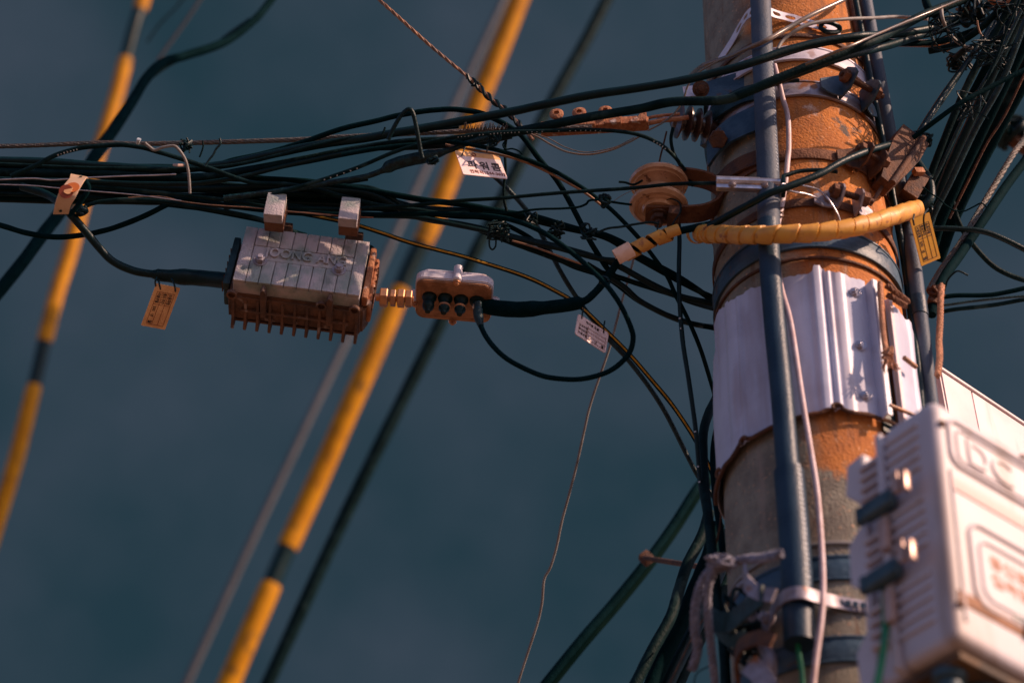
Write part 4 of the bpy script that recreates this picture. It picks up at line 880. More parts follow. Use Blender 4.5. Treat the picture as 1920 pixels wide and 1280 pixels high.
P = smooth_path([pp(x, y, d) for x, y, d in [(1718, 391, .03), (1732, 386, .03), (1745, 370, .035), (1742, 340, .04), (1728, 318, .045), (1716, 300, .05)]], 7)
g = G(); g.tube(P, .0085, 12); g.build('cable', 'rubber', label='black cable emerging from the right end of the long yellow spiral', cat='cable')
# ------------------------------------------------------------------ wires at and right of the pole
def pcab(label, pts, r, m='rubber', name='cable', cat='cable', group=None):
    P = smooth_path([pp(x, y, d) for x, y, d in pts], 7); g = G(); g.tube(P, r, 10); o = g.build(name, m, None, label, cat, group); o_path[o.name] = (P, r); return o
pcab('black cable rising across the pole front from the silver clamp to the brown wedge', [(1330, 425, .06), (1370, 402, .06), (1405, 383, .065), (1440, 364, .065), (1475, 351, .06), (1534, 328, .05), (1581, 302, .045), (1628, 283, .04), (1674, 269, .04), (1717, 251, .045)], .0062)
pcab('thin black cable crossing the pole behind the white cable, level with the rusty ears', [(1470, 330, .02), (1500, 321, .012), (1540, 319, .012), (1570, 322, .02)], .0036)
pcab('upper silver tie wire looping from the clamp across the pole', [(1466, 345, .06), (1490, 346, .045), (1510, 349, .03), (1534, 356, .02), (1552, 372, .03), (1569, 399, .02), (1577, 420, .01)], .0017, 'bright', 'wire', 'wire')
pcab('lower silver tie wire from the clamp to the blue-grey ear', [(1466, 354, .06), (1490, 360, .045), (1512, 364, .03), (1534, 373, .02), (1543, 386, .03)], .0017, 'bright', 'wire', 'wire')
pcab('brown translucent wire crossing the pole top diagonally', [(1600, -15, .03), (1581, 0, .03), (1522, 28, .035), (1479, 52, .04), (1435, 77, .06), (1400, 92, .05), (1369, 106, .04), (1335, 117, .04), (1315, 125, .04), (1295, 142, .03)], .0042, 'clear', 'wire', 'wire')
pcab('thin silver cable bending over the pole top and running right to the bundle', [(1458, 92, .03), (1470, 74, .03), (1500, 53, .035), (1533, 42, .035), (1588, 36, .035), (1640, 34, .03), (1680, 32, .03), (1740, 36, .03)], .0032, 'greywire')
pcab('short black stub lying on the pole beside the upper ears', [(1455, 158, .03), (1475, 152, .012), (1499, 151, .012)], .0038)
# brown wedge clamp
wd = thing('wedge_clamp', pp(1680, 290), 'dark brown wedge-shaped clamp at the right edge of the pole, above the yellow tag', 'clamp')
P0_, P1_ = at(1708, 262, 3.52), at(1654, 350, 3.42); ax_ = (P1_-P0_).normalized(); sd = ax_.cross(FW).normalized(); nn = sd.cross(ax_)
g = G(); Q = [P0_, P0_.lerp(P1_, .35), P0_.lerp(P1_, .7), P1_]
g.ribbon(Q, [sd]*4, [nn]*4, [.056, .058, .044, .026], .034); g.build('wedge_body', 'darkrust', wd)
for s in (.014,): g = G(); g.tube([P0_+sd*s-nn*.02*(1 if nn.dot(FW) > 0 else -1), P1_+sd*s*.6-nn*.02*(1 if nn.dot(FW) > 0 else -1)], .0055, 12); g.build('ridge', 'darkrust', wd)
g = G(); g.tube(smooth_path([P1_, at(1640, 372, 3.4), at(1622, 396, 3.4), at(1606, 418, 3.4)]), .0036, 8); g.build('tail_rod', 'darkrust', wd)
g = G(); g.tube([at(1626, 396, 3.38), at(1612, 420, 3.38)], .0062, 8); g.build('tail_tip', 'navy', wd)
g = G(); g.box(Matrix.Translation(at(1714, 350, 3.5)) @ RZ(20) @ RY(28), .030, .02, .075, .003); g.build('metal_bracket', 'darkrust', label='small dark brown bracket behind the slim conduit, above the yellow tag', cat='bracket')
g = G(); g.box(Matrix.Translation(at(1722, 322, 3.5)) @ RZ(20) @ RY(-20), .020, .012, .012, .002); g.build('metal_scrap', 'rustlit', label='bright orange metal scrap right of the brown wedge clamp', cat='metal scrap')
# right-hand bundle
RB = 'cables of the steep right-hand bundle'
labs = ['leftmost black cable of the steep right-hand mass', 'black cable second from the left in the steep right-hand mass', 'black cable just left of the middle of the steep right-hand mass', 'thick black cable in the middle of the steep right-hand mass', 'black cable right of the middle of the steep mass', 'greyish shiny cable running down the steep mass', 'thick black cable near the right side of the steep mass', 'black cable second from the right in the steep mass', 'rightmost cable edging the steep mass against the sky', 'rear black cable behind the steep mass', 'slim grey cable on the front of the steep mass']
rows = [((1912, -20), (1850, 90), (1800, 190), (1755, 300), (1732, 365), (1716, 420), 14, 3.60), ((1925, -20), (1868, 90), (1812, 200), (1764, 310), (1742, 380), (1726, 440), 16, 3.66), ((1940, -20), (1880, 100), (1828, 210), (1778, 320), (1750, 395), (1735, 450), 18, 3.62),
 ((1955, -10), (1898, 100), (1842, 215), (1790, 325), (1758, 405), (1742, 462), 22, 3.70), ((1966, 0), (1912, 105), (1855, 222), (1802, 330), (1766, 412), (1748, 470), 18, 3.64), ((1930, 20), (1880, 150), (1830, 240), (1780, 345), (1752, 400), (1736, 450), 12, 3.54), ((1985, 0), (1930, 110), (1868, 232), (1812, 338), (1776, 418), (1756, 480), 22, 3.72), ((1998, 10), (1942, 120), (1880, 235), (1822, 345), (1786, 422), (1762, 490), 18, 3.68), ((2010, -20), (1945, 90), (1886, 212), (1850, 270), (1815, 340), (1780, 410), 5, 3.6), ((1960, -20), (1890, 130), (1838, 250), (1790, 350), (1755, 420), (1740, 480), 26, 3.82), ((1915, 20), (1865, 120), (1815, 205), (1770, 300), (1745, 352), (1730, 390), 7, 3.52)]
for i, rw in enumerate(rows):
    cab(labs[i], [(x, y, rw[7]) for x, y in rw[:6]], rw[6], m=('rubber_grey' if i in (5, 10) else ('darkrust' if i == 8 else 'rubber')), group=RB)
cab('black cable slanting from the wedge clamp up to the top right corner', [(1722, 250, 3.5), (1769, 178, 3.56), (1806, 127, 3.6), (1844, 71, 3.65), (1881, 11, 3.7), (1905, -30, 3.75)], 11, m='rubber', group=RB)
cab('grey-edged cable parallel to the left side of the steep mass', [(1735, 236, 3.55), (1780, 172, 3.58), (1820, 110, 3.62), (1860, 55, 3.66), (1900, -10, 3.7)], 6, m='rubber_grey', group=RB)
cab('black cable branching right across the steep mass from the wedge clamp', [(1712, 258, 3.48), (1769, 216, 3.46), (1806, 190, 3.46), (1862, 160, 3.48), (1935, 124, 3.5)], 9.5, m='rubber', group=RB)
cab('thick cable from the top edge converging with the upper pole cables', [(1925, -25, 3.8), (1860, 12, 3.76), (1800, 40, 3.72), (1740, 62, 3.66), (1690, 78, 3.58), (1640, 92, 3.48), (1588, 104, 3.43), (1522, 128, 3.40), (1450, 154, 3.39), (1400, 172, 3.39)], 14, m='rubber')
cab('brown-edged cable along the top of the converging cables', [(1850, -20, 3.64), (1780, 8, 3.6), (1720, 32, 3.54), (1670, 54, 3.46), (1600, 84, 3.36), (1560, 100, 3.35), (1510, 120, 3.36)], 5, m='clear')
cab('lowest black cable of the group converging right of the pole top', [(1930, -5, 3.8), (1880, 30, 3.76), (1830, 56, 3.72), (1770, 76, 3.68), (1710, 82, 3.64), (1650, 78, 3.54), (1600, 74, 3.50), (1530, 84, 3.48), (1470, 100, 3.46), (1400, 122, 3.44)], 11, m='rubber')
cab('grey tube ring bent downward across the converging cables at top right', [(1765, 12, 3.6), (1766, 28, 3.58), (1770, 44, 3.58), (1778, 60, 3.6), (1792, 76, 3.62), (1808, 86, 3.64), (1822, 90, 3.66)], 7, m='greywire', name='cable_hook', cat='hook')
g = G(); g.tube(smooth_path(path([(1852, -12), (1860, 2), (1872, 8), (1886, 8), (1896, -2)], 3.6)), .0052, 10); g.build('metal_ring', 'rustlit', label='orange metal ring peeking in at the top edge, far right', cat='ring')
cab('short copper hook wire hanging near the top right knot', [(1832, 38), (1834, 50), (1838, 62), (1842, 68)], 3.6, 3.55, 'copper', 'wire', 'wire')
P = smooth_path(path([(1960, 190), (1920, 262), (1899, 290), (1859, 357), (1827, 412), (1800, 457), (1765, 505), (1742, 545)], (3.9, 3.5)), 6)
g = G(); g.strand(P, .0056, 4, .06); g.build('steel_strand', 'strand', label='twisted steel strand slanting down at far right beside its thick black cable', cat='strand')
cab('thick black cable slanting down at far right under the twisted strand', [(1975, 215, 3.9), (1930, 290, 3.85), (1884, 352, 3.75), (1843, 414, 3.65), (1812, 460, 3.6), (1774, 514, 3.5), (1754, 555, 3.45), (1746, 590, 3.42)], 17)
cab('black cable curving from behind the conduit to the right edge, upper one', [(1740, 430, 3.6), (1765, 428, 3.6), (1800, 429, 3.6), (1840, 433, 3.6), (1880, 447, 3.6), (1945, 480, 3.6)], 11)
cab('black cable drooping across the right edge in a deep curve', [(1786, 378, 3.66), (1790, 395, 3.66), (1802, 426, 3.66), (1827, 462, 3.66), (1859, 496, 3.66), (1892, 516, 3.66), (1940, 532, 3.66)], 10)
cab('upper of the three level black cables at the right edge', [(1745, 560, 3.5), (1790, 554, 3.5), (1859, 552, 3.5), (1940, 536, 3.5)], 9, group='level cables at the right edge')
cab('middle of the three level black cables at the right edge, pale edged', [(1745, 574, 3.48), (1800, 567, 3.48), (1860, 560, 3.48), (1940, 553, 3.48)], 5, m='rubber_grey', group='level cables at the right edge')
cab('lowest of the three level black cables at the right edge', [(1745, 588, 3.5), (1790, 580, 3.5), (1859, 572, 3.5), (1940, 558, 3.5)], 8, group='level cables at the right edge')
cab('wavy thin wire floating across the right-hand cables', [(1730, 350), (1745, 362), (1760, 372), (1774, 385), (1790, 395), (1808, 396), (1825, 388), (1840, 381), (1850, 388)], 3, 3.45, 'rubber', 'wire', 'wire')
cab('short bent wire end standing above the level cables', [(1765, 556), (1771, 544), (1777, 525), (1788, 512), (1798, 508), (1815, 516)], 3.8, 3.45, 'rubber', 'wire', 'wire')
g = G(); knot(g, 1755, 545, 3.44, .014, 6, .003, random.Random(2)); g.box(frame(1752, 560, 3.44, 10, 20), .02, .016, .03, .003); g.build('cable_grip', 'darkrust', label='small rusty cable grip right of the slim conduit above the tan rope', cat='cable grip')
P = smooth_path(path([(1766, 535), (1764, 560), (1763, 600), (1761, 640), (1762, 670), (1758, 705)], (3.4, 3.2)), 6)
g = G(); g.strand(P, .0052, 3, .022, .0032); g.build('rope', 'ropetan', label='tan twisted rope hanging right of the slim conduit towards the pale panel', cat='rope')
P = smooth_path([at(x, y, d) for x, y, d in [(1650, 530, 3.2), (1652, 570, 3.17), (1655, 610, 3.14), (1659, 645, 3.11), (1663, 662, 3.09)]], 6)
rp = thing('rope', P[0], 'tan rope with a frayed end hanging in the slot of the white sleeve', 'rope')
g = G(); g.strand(P, .0045, 3, .018, .0028); g.build('rope_line', 'ropetan', rp)
g = G(); rr = random.Random(4); c = P[-1]
for k in range(26): g.tube([c, c+Vector((rr.uniform(-.007, .009), rr.uniform(-.006, .004), -.012)), c+Vector((rr.uniform(-.014, .016), rr.uniform(-.01, .006), rr.uniform(-.038, -.022)))], .0009, 5)
for k in range(7): v = [c+Vector((rr.uniform(-1, 1), rr.uniform(-1, 1), rr.uniform(-1, 1)))*.008 for _ in range(5)]; g.tube(smooth_path(v, 4), .0022, 6)
g.build('frayed_end', 'ropetan', rp)
g = G(); g.strand(smooth_path([at(x, y, d) for x, y, d in [(1662, 535, 3.2), (1675, 545, 3.2), (1690, 556, 3.22), (1702, 566, 3.25)]]), .005, 3, .02, .003); g.strand(smooth_path([at(x, y, d) for x, y, d in [(1664, 552, 3.2), (1680, 563, 3.2), (1698, 574, 3.22)]]), .005, 3, .02, .003); g.build('rope', 'rust', label='short brown rope lashing across the top of the sleeve slot', cat='rope')
cab('black cable crossing the top right corner over the converging cables', [(1742, 96, 3.66), (1790, 84, 3.64), (1840, 52, 3.62), (1900, -12, 3.6), (1930, -50, 3.6)], 13)
cab('short vertical black cable at the top edge right of the slim conduit', [(1732, -30, 3.7), (1735, 0, 3.68), (1745, 22, 3.66), (1770, 40, 3.66)], 15)
cab('black cable curling under the knot at the top right corner', [(1790, 110, 3.7), (1812, 92, 3.68), (1850, 80, 3.66), (1885, 60, 3.64), (1930, 10, 3.62)], 12)
cab('thin black wire crossing the steep mass near its top', [(1850, 150, 3.5), (1872, 100, 3.5), (1890, 50, 3.5), (1912, 0, 3.5), (1925, -30, 3.5)], 5)
for k_, (x_, y_, d_, r_, n_, lb_) in enumerate(((1772, 60, 3.6, .035, 6, 'sprawling loops of thin black wire over the converging cables at upper right'), (1858, 95, 3.55, .040, 7, 'thin black wire loops tangled across the top of the steep mass'), (1885, 25, 3.6, .035, 6, 'wire scribble in the very top right corner'), (1822, 205, 3.5, .028, 4, 'loose thin wire curls on the left edge of the steep mass'))):
    g = G(); knot(g, x_, y_, d_, r_, n_, .0013, random.Random(40+k_)); g.build('wire_tangle', 'rubber', label=lb_, cat='wire tangle', group='wire tangles')
# blurred hardware at far right
t = thing('cable_grip', at(1895, 250, 4.5), 'blurred dark hardware on the far cable at the right edge', 'cable grip')
g = G(); knot(g, 1892, 245, 4.6, .035, 6, .008, random.Random(8)); g.build('grip_body', 'rubber', t)
g = G(); g.box(frame(1900, 262, 4.6, 10, 40), .09, .03, .025, .006); g.build('clamp_plate', 'darkrust', t)
# ================================================================== TAGS
def plate(label, o, ex, ey, d, m, rad=.003, th=.0014, sgn=1, curve=0, cat='tag', name='cable_tag', group=None):
    """rectangular hanging tag whose three seen corners fall at o, o+ex, o+ey; tilt recovered so that it is a true rectangle"""
    s = d/FPX; dt = ex[0]*ey[0]+ex[1]*ey[1]; k = math.sqrt(abs(dt)) if abs(dt) > 1 else 0
    zx, zy = sgn*k, -sgn*(1 if dt > 0 else -1)*k
    O = at(o[0], o[1], d); A = at(o[0]+ex[0], o[1]+ex[1], d+zx*s)-O; B = at(o[0]+ey[0], o[1]+ey[1], d+zy*s)-O
    a = A.normalized(); b = (B-a*B.dot(a)).normalized(); n = a.cross(b)
    if n.dot(FW) > 0: n = -n
    w, h = A.length, B.length
    Mx = Matrix((a, b, a.cross(b))).transposed().to_4x4(); Mx.translation = O
    t = thing(name, O, label, cat, group)
    g = G(); g.prism(Mx, rrect(w, h, rad, 4, w/2, h/2), -th/2, th/2); g.build('plate', m, t)
    return t, O, a, b, n, w, h, th
def lines(g, O, a, b, n, th, segs, lw=.0007):
    for (x0, y0, x1, y1) in segs:
        p, q = O+a*x0+b*y0+n*(th/2+.0003), O+a*x1+b*y1+n*(th/2+.0003); d_ = (q-p).normalized(); g.ribbon([p, q], [d_.cross(n)]*2, [n]*2, lw, .0003)
# pink tag with large Hangul
t, O, a, b, n, w, h, th = plate('pink tag with big dark Hangul lettering and a phone number under the bundle', (853, 283), (82, 9), (15, 44), 3.405, 'tagw', .002)
g = G(); g.ribbon([O+a*w*.0+b*h*.10+n*th*.6, O+a*w*1.0+b*h*.10+n*th*.6], [b]*2, [n]*2, h*.20, .0004); g.build('header_strip', 'tago', t)
g = G(); text(g, '파', .0150, O+a*w*.17+b*h*.68+n*th*.5, a, -b, n, .0005, .02); text(g, '워', .0150, O+a*w*.44+b*h*.68+n*th*.5, a, -b, n, .0005, .02); text(g, '콤', .0150, O+a*w*.71+b*h*.68+n*th*.5, a, -b, n, .0005, .02); g.build('lettering', 'ink', t)
g = G(); text(g, '연락처1544-3633', .0068, O+a*w*.17+b*h*.90+n*th*.5, a, -b, n, .0005, .015); g.build('phone_number', 'inkr', t)
g = G(); c = O+a*w*.40+b*h*.11+n*(th*.5+.0008); g.tube([c+(a*math.cos(q)+b*math.sin(q))*.0035 for q in [i*.4 for i in range(17)]], .0010, 6); g.build('emblem', 'maroon', t)
g = G(); g.tube([at(866, 292, 3.40), at(868, 286, 3.385), at(872, 276, 3.40)], .0013, 6); g.tube([at(913, 285, 3.40), at(914, 276, 3.39), at(915, 268, 3.41)], .0013, 6); g.build('tie', 'rubber', t)
# orange and yellow long tags share a printed table
def table_tag(label, o, ex, ey, d, m, sgn, ln, ties, up=False):
    # ex runs across the short side, ey down the long side
    t, O, a, b, n, w, h, th = plate(label, o, ex, ey, d, m, .0015, sgn=sgn)
    g = G(); x0, x1, y0, y1 = w*.16, w*.86, h*.17, h*.93
    sg = [(x0, y0, x1, y0), (x0, y1, x1, y1), (x0, y0, x0, y1), (x1, y0, x1, y1)] + [(x0+(x1-x0)*k/3, y0, x0+(x1-x0)*k/3, y1) for k in (1, 2)] + [(x0, h*.46, x1, h*.46)]
    lines(g, O, a, b, n, th, sg, .0006); g.build('printed_lines', ln, t)
    g = G(); cw = (x1-x0)/3; s = cw*.52
    rows = ('시설년월', '용도구간', '소유자명')
    for k, wd_ in enumerate(rows): text(g, wd_, s, O+a*(x0+cw*(k+.22))+b*(y0+h*.015)+n*th*.5, b*.72, a, n, .0004, .02)
    text(g, '200', s, O+a*(x0+cw*.22)+b*(h*.50)+n*th*.5, b*.9, a, n, .0004, .01)
    text(g, '년', s, O+a*(x0+cw*.22)+b*(h*.69)+n*th*.5, b*.8, a, n, .0004, .01)
    text(g, '월', s, O+a*(x0+cw*.22)+b*(h*.84)+n*th*.5, b*.9, a, n, .0004, .03)
    g.build('lettering', 'ink', t)
    g = G()
    for q in ties: g.tube(smooth_path([at(*p) for p in q], 4), .0016, 7)
    g.build('tie', 'rubber', t); return t
table_tag('orange paper-like tag with a printed table hanging left of the amplifier', (293, 531), (45, 9), (-31, 78), 3.43, 'tago', 1, 'inkr', [[(301, 542, 3.42), (299, 534, 3.40), (297, 524, 3.42)], [(292, 536, 3.43), (291, 528, 3.41), (294, 520, 3.42)], [(329, 546, 3.42), (327, 534, 3.40), (322, 522, 3.42)]])
table_tag('mustard yellow tag with a printed table at the right end of the long spiral wrap', (1706, 413), (36, -15), (24, 85), 3.36, 'tagy', 1, 'ink', [[(1714, 422, 3.35), (1712, 412, 3.34), (1714, 402, 3.36)], [(1735, 432, 3.35), (1732, 416, 3.34), (1733, 402, 3.33), (1740, 392, 3.36)]])
t, O, a, b, n, w, h, th = plate('small white tag with tiny grid print hanging under the yellow-striped cable', (1084, 588), (57, 37), (-7, 37), 3.33, 'tagw', .004, sgn=1)
g = G(); lines(g, O, a, b, n, th, [(w*.30, h*k, w*.93, h*k) for k in (.38, .55, .72, .90)] + [(w*.08, h*.38, w*.08, h*.92), (w*.36, h*.30, w*.36, h*.92), (w*.93, h*.30, w*.93, h*.92)], .0006); g.build('printed_lines', 'inkr', t)
g = G(); text(g, '케이블 표찰', .0042, O+a*w*.26+b*h*.22+n*th*.5, a, -b, n, .0004, .02)
for k, s_ in enumerate(('소유자명', '회선번호', '시설년월')): text(g, s_, .0040, O+a*w*.08+b*h*(.50+.18*k)+n*th*.5, a*.9, -b, n, .0004, .02)
text(g, 'O', .0045, O+a*w*.40+b*h*.87+n*th*.5, a, -b, n); text(g, '년', .0045, O+a*w*.60+b*h*.87+n*th*.5, a, -b, n); text(g, '월', .0045, O+a*w*.82+b*h*.87+n*th*.5, a, -b, n, .0004, .02); g.build('lettering', 'ink', t)
g = G(); g.tube([at(1091, 597, 3.32), at(1092, 586, 3.31), at(1094, 578, 3.33)], .0014, 6); g.tube([at(1132, 624, 3.33), at(1132, 612, 3.32), at(1134, 602, 3.34)], .0014, 6); g.build('tie', 'rubber', t)
# round-logo clip
lc = thing('cable_marker', at(130, 365, 3.37), 'curved cream cable marker with an orange and red round logo at far left', 'cable marker')
cpt = smooth_path([at(x, y, d) for x, y, d in [(149, 331, 3.37), (139, 344, 3.345), (128, 362, 3.33), (119, 381, 3.335), (114, 401, 3.355)]], 6)
T, _ = frames(cpt); Wd, Nm = [], []
for i, q in enumerate(T):
    wv = at(163, 337, 3.4)-at(134, 329, 3.4) if i == 0 else Vector((1, 0, .28)) ; wv = (wv-q*wv.dot(q)).normalized(); Wd.append(wv); Nm.append(q.cross(wv))
g = G(); g.ribbon(cpt, Wd, Nm, [.0300-.0002*i for i in range(len(cpt))], .0016); g.build('plate', mat('cream_marker', (.68, .46, .32), .5, var=(.60, .40, .25), scale=30), lc)
def disc_on(g, ic, off, r, cut=None, lift=.0022):
    j = int(ic); c = cpt[j]; q = T[j]; w_ = Wd[j]; nn = Nm[j] if Nm[j].dot(FW) < 0 else -Nm[j]
    c = c+w_*off+nn*lift; vs = []
    n_ = 28
    for k in range(n_):
        A_ = 2*math.pi*k/n_; x, y = math.cos(A_)*r, math.sin(A_)*r
        if cut: x = max(x, cut[0]) if cut[0] is not None else x; x = min(x, cut[1]) if cut[1] is not None else x
        vs.append(c+w_*x-q*y)
    g.add(vs+[v+nn*.0006 for v in vs], [tuple(range(n_))[::-1], tuple(range(n_, 2*n_))]+[(k, (k+1) % n_, n_+(k+1) % n_, n_+k) for k in range(n_)])
g = G(); disc_on(g, 9, .0025, .0118, lift=.0018); g.build('logo', 'orange', lc)
g = G(); disc_on(g, 12, -.0035, .0118, lift=.0028); g.build('logo', 'maroon', lc)
g = G(); disc_on(g, 11, -.0010, .0080, cut=(-.0060, .0060), lift=.0038); g.build('logo', 'tago', lc)
g = G()
for i_, x in ((1, .004), (len(cpt)-3, -.002)): c = cpt[i_]; nn = Nm[i_] if Nm[i_].dot(FW) < 0 else -Nm[i_]; g.cyl(Matrix.Translation(c+Wd[i_]*x) @ nn.to_track_quat('Z', 'Y').to_matrix().to_4x4(), .0026, .0022, 14)
g.build('rivet', 'rubber', lc)
cab('black strap tie behind the round-logo marker', [(150, 330), (166, 350), (155, 372), (140, 392), (128, 404)], 10, 3.41, 'rubber', 'cable_tie', 'cable tie')
g = G(); knot(g, 152, 396, 3.43, .009, 5, .003, random.Random(21)); g.build('wire_tangle', 'rubber', label='clipped tie ends sticking out below the round-logo marker', cat='wire tangle', group='wire tangles')
# ================================================================== FAR BLURRED LINES
def guard(label, pts, w, d, segs, grp):
    """striped plastic guy guard: a yellow sleeve with dark gaps over its wire"""
    P = smooth_path(path(pts, d), 14); L = len(P)-1; dm = (d[0]+d[1])/2; r = w*.5*dm/FPX
    t = thing('guy_guard', P[0], label, 'guy guard', grp)
    g = G(); g.tube(P, r*.88, 14); g.build('inner_wire', 'rubber', t)
    for (y0, y1) in segs:
        idx = [i for i, p in enumerate(P) if y0 <= pix(p)[1] <= y1]
        if len(idx) > 1:
            Q = P[idx[0]:idx[-1]+1]; g = G(); n_ = len(Q); g.tube(Q, [r*(.95+.05*min(1, min(i, n_-1-i)/3)) for i in range(n_)], 22); g.build('yellow_sleeve', 'ylw', t)
def pix(p):
    q = p-CAM; z = q.dot(FW); return 960+FPX*q.dot(RT)/z, 640-FPX*q.dot(UP)/z
guard('yellow and black striped guard tube crossing out of focus behind the middle of the picture', [(1000, -70), (973, 0), (940, 85), (903, 175), (868, 265), (838, 345), (806, 425), (770, 500), (738, 575), (700, 665), (655, 765), (605, 880), (562, 975), (530, 1045), (502, 1110), (465, 1195), (425, 1290), (400, 1350)], 39, (10.0, 8.6), [(-70, 458), (540, 1030), (1092, 1350)], 'striped guard tubes')
guard('yellow and black striped guard tube crossing out of focus at the far left', [(290, -80), (268, 0), (252, 50), (236, 110), (218, 180), (198, 245), (176, 310), (152, 390), (132, 470), (108, 545), (88, 620), (72, 690), (55, 760), (30, 860), (0, 960), (-25, 1040)], 28, (10.5, 9.2), [(-80, 22), (108, 645), (722, 1040)], 'striped guard tubes')
cab('thick pale grey cable blurred behind the amplifier, left of the yellow tube', [(973, -60), (945, 0), (870, 160), (797, 318), (723, 480), (648, 641), (571, 803), (470, 1017), (345, 1290)], 14, (12.5, 11), 'greyblur', seg=14)
cab('thick dark cable blurred behind the tap box, right of the yellow tube', [(1168, -60), (1135, 5), (1102, 70), (1066, 135), (1030, 200), (983, 290), (935, 385), (888, 480), (828, 602), (768, 722), (710, 838), (635, 992), (571, 1130), (498, 1290)], 25, (7.6, 6.6), 'rubber', seg=14)
cab('dark cable sweeping from the top edge down to the left edge, out of focus', [(540, -40), (505, 5), (480, 35), (440, 68), (400, 88), (350, 104), (305, 118), (275, 146), (250, 186), (228, 220), (205, 255), (180, 290), (150, 340), (115, 395), (80, 440), (40, 495), (-30, 580)], 19, (5.1, 4.3), 'rubber', seg=14, rfun=lambda t: .75+.45*min(1, t*1.4))
cab('second strand splitting from the dark sweeping cable near the top', [(470, 38), (430, 66), (402, 88), (370, 96), (340, 108), (310, 124), (285, 142)], 11, (5.0, 4.9), 'rubber', seg=12)
cab('faint pale wire far behind the dark sweeping cable', [(400, -40), (375, 0), (345, 45), (318, 82), (295, 115)], 6, 6.5, 'greyblur')
cab('faint dark wire at top left between the yellow tube and the dark cable', [(360, -20), (325, 20), (300, 45), (275, 80)], 4, 6.6, 'rubber_grey')
cab('long thin grey wire with a kink hanging through the empty lower middle', [(1192, 470, 3.75), (1180, 515), (1167, 560), (1154, 610), (1142, 654), (1128, 695), (1114, 735), (1103, 772), (1096, 804), (1086, 850), (1078, 885), (1066, 930), (1054, 974), (1043, 1025), (1032, 1062), (1020, 1086), (1016, 1130), (1007, 1170), (992, 1215), (966, 1295, 3.75)], 5, 3.75, 'greywire', 'wire', 'wire')
sb = thing('support_brace', at(1200, 1080, 4.3), 'dark blurred diagonal brace bar low in the picture with a rusty cross pin', 'brace')
P = smooth_path(path([(1330, 890), (1305, 918), (1262, 985), (1215, 1050), (1150, 1130), (1085, 1205), (1000, 1310)], (4.5, 4.1)), 6)
g = G(); T, _ = frames(P); Wd = [Vector((0, 1, 0))]*len(P); g.tube(P, .0105, 12); g.build('bar', 'rubber_matte', sb)
off = Vector((.009, .004, -.005)); g = G(); g.tube([p+off for p in P], .0075, 12); g.build('bar', mat('greenish_highlight', (.001, .009, .0085), .85, var=(.003, .013, .011), scale=10, spec=.02), sb)  # second bar added to imitate the greenish highlight along the brace
g = G(); g.tube(smooth_path(path([(1205, 1045), (1250, 1052), (1300, 1060), (1345, 1068)], (4.25, 3.7))), .0055, 12); g.build('cross_pin', 'darkrust', sb)
g = G(); g.box(frame(1212, 1046, 4.24, 0, 50), .026, .02, .024, .004); g.build('pin_bracket', 'darkrust', sb)
# black cable bundle low behind the pole
for i, (p, w, lab) in enumerate(((([(1330, 960), (1316, 1005), (1290, 1055), (1272, 1110), (1258, 1155), (1225, 1215), (1185, 1295)]), 22, 'leftmost thick cable of the dark bundle dropping behind the pole foot'), (([(1345, 985), (1330, 1040), (1305, 1100), (1280, 1160), (1250, 1220), (1215, 1300)]), 30, 'second cable from the left in the dark bundle dropping behind the pole foot'), (([(1365, 1000), (1350, 1060), (1326, 1120), (1300, 1180), (1272, 1235), (1240, 1300)]), 30, 'third cable from the left in the dark bundle dropping behind the pole foot'), (([(1380, 1020), (1368, 1080), (1342, 1130), (1315, 1190), (1288, 1245), (1262, 1300)]), 24, 'rightmost cable of the dark bundle dropping behind the pole foot'))):
    cab(lab, p, w, (3.55+.03*i, 3.25+.03*i), group='dark cables behind the pole foot')
cab('short brown wire edging the dark bundle near the pole foot', [(1330, 1140), (1300, 1190), (1275, 1240), (1250, 1290)], 3, (3.3, 3.1), 'darkrust', 'wire', 'wire')
# ------------------------------------------------------------------ low, blurred hardware on the pole
P = smooth_path([at(x, y, d) for x, y, d in [(1462, 1038, 2.66), (1430, 1046, 2.74), (1400, 1048, 2.80), (1363, 1056, 2.82), (1338, 1064, 2.84), (1318, 1088, 2.85), (1305, 1130, 2.85), (1303, 1178, 2.85), (1308, 1215, 2.85), (1298, 1255, 2.85)]], 7)
g = G(); g.strand(P, .0068, 3, .024, .0042); g.build('rope', 'rope', label='frayed grey rope tied round the pole foot, outer strand hanging left', cat='rope', group='grey ropes at the pole foot')
P = smooth_path([at(x, y, d) for x, y, d in [(1352, 1052, 2.8), (1338, 1072, 2.82), (1327, 1105, 2.82), (1328, 1160, 2.82), (1334, 1215, 2.82), (1342, 1290, 2.82)]], 7)
g = G(); g.strand(P, .0058, 3, .024, .0036); g.build('rope', 'rope', label='inner strand of grey rope hanging straight beside the pole foot', cat='rope', group='grey ropes at the pole foot')
g = G(); rr = random.Random(6)
for k in range(9): v = [at(1352, 1056, 2.8)+Vector((rr.uniform(-1.6, 1.6), rr.uniform(-1, 1), rr.uniform(-.6, .6)))*.014 for _ in range(5)]; g.tube(smooth_path(v, 4), .0022, 6)
g.build('rope_knot', 'rope', label='lumpy grey rope knot at the left edge of the pole foot', cat='rope knot')
hw = thing('lashing_bracket', pp(1400, 1130), 'blurred dark metal bracket cluster on the lower left of the pole', 'bracket')
def fl(pts, w, th, wd_, m, name='arm'):
    P = smooth_path([at(x, y, q) for x, y, q in pts], 6); T, _ = frames(P); Wd = [(wd_-q*wd_.dot(q)).normalized() for q in T]; Nm = [a.cross(b) for a, b in zip(T, Wd)]
    g = G(); g.ribbon(P, Wd, Nm, w, th); g.build(name, m, hw)
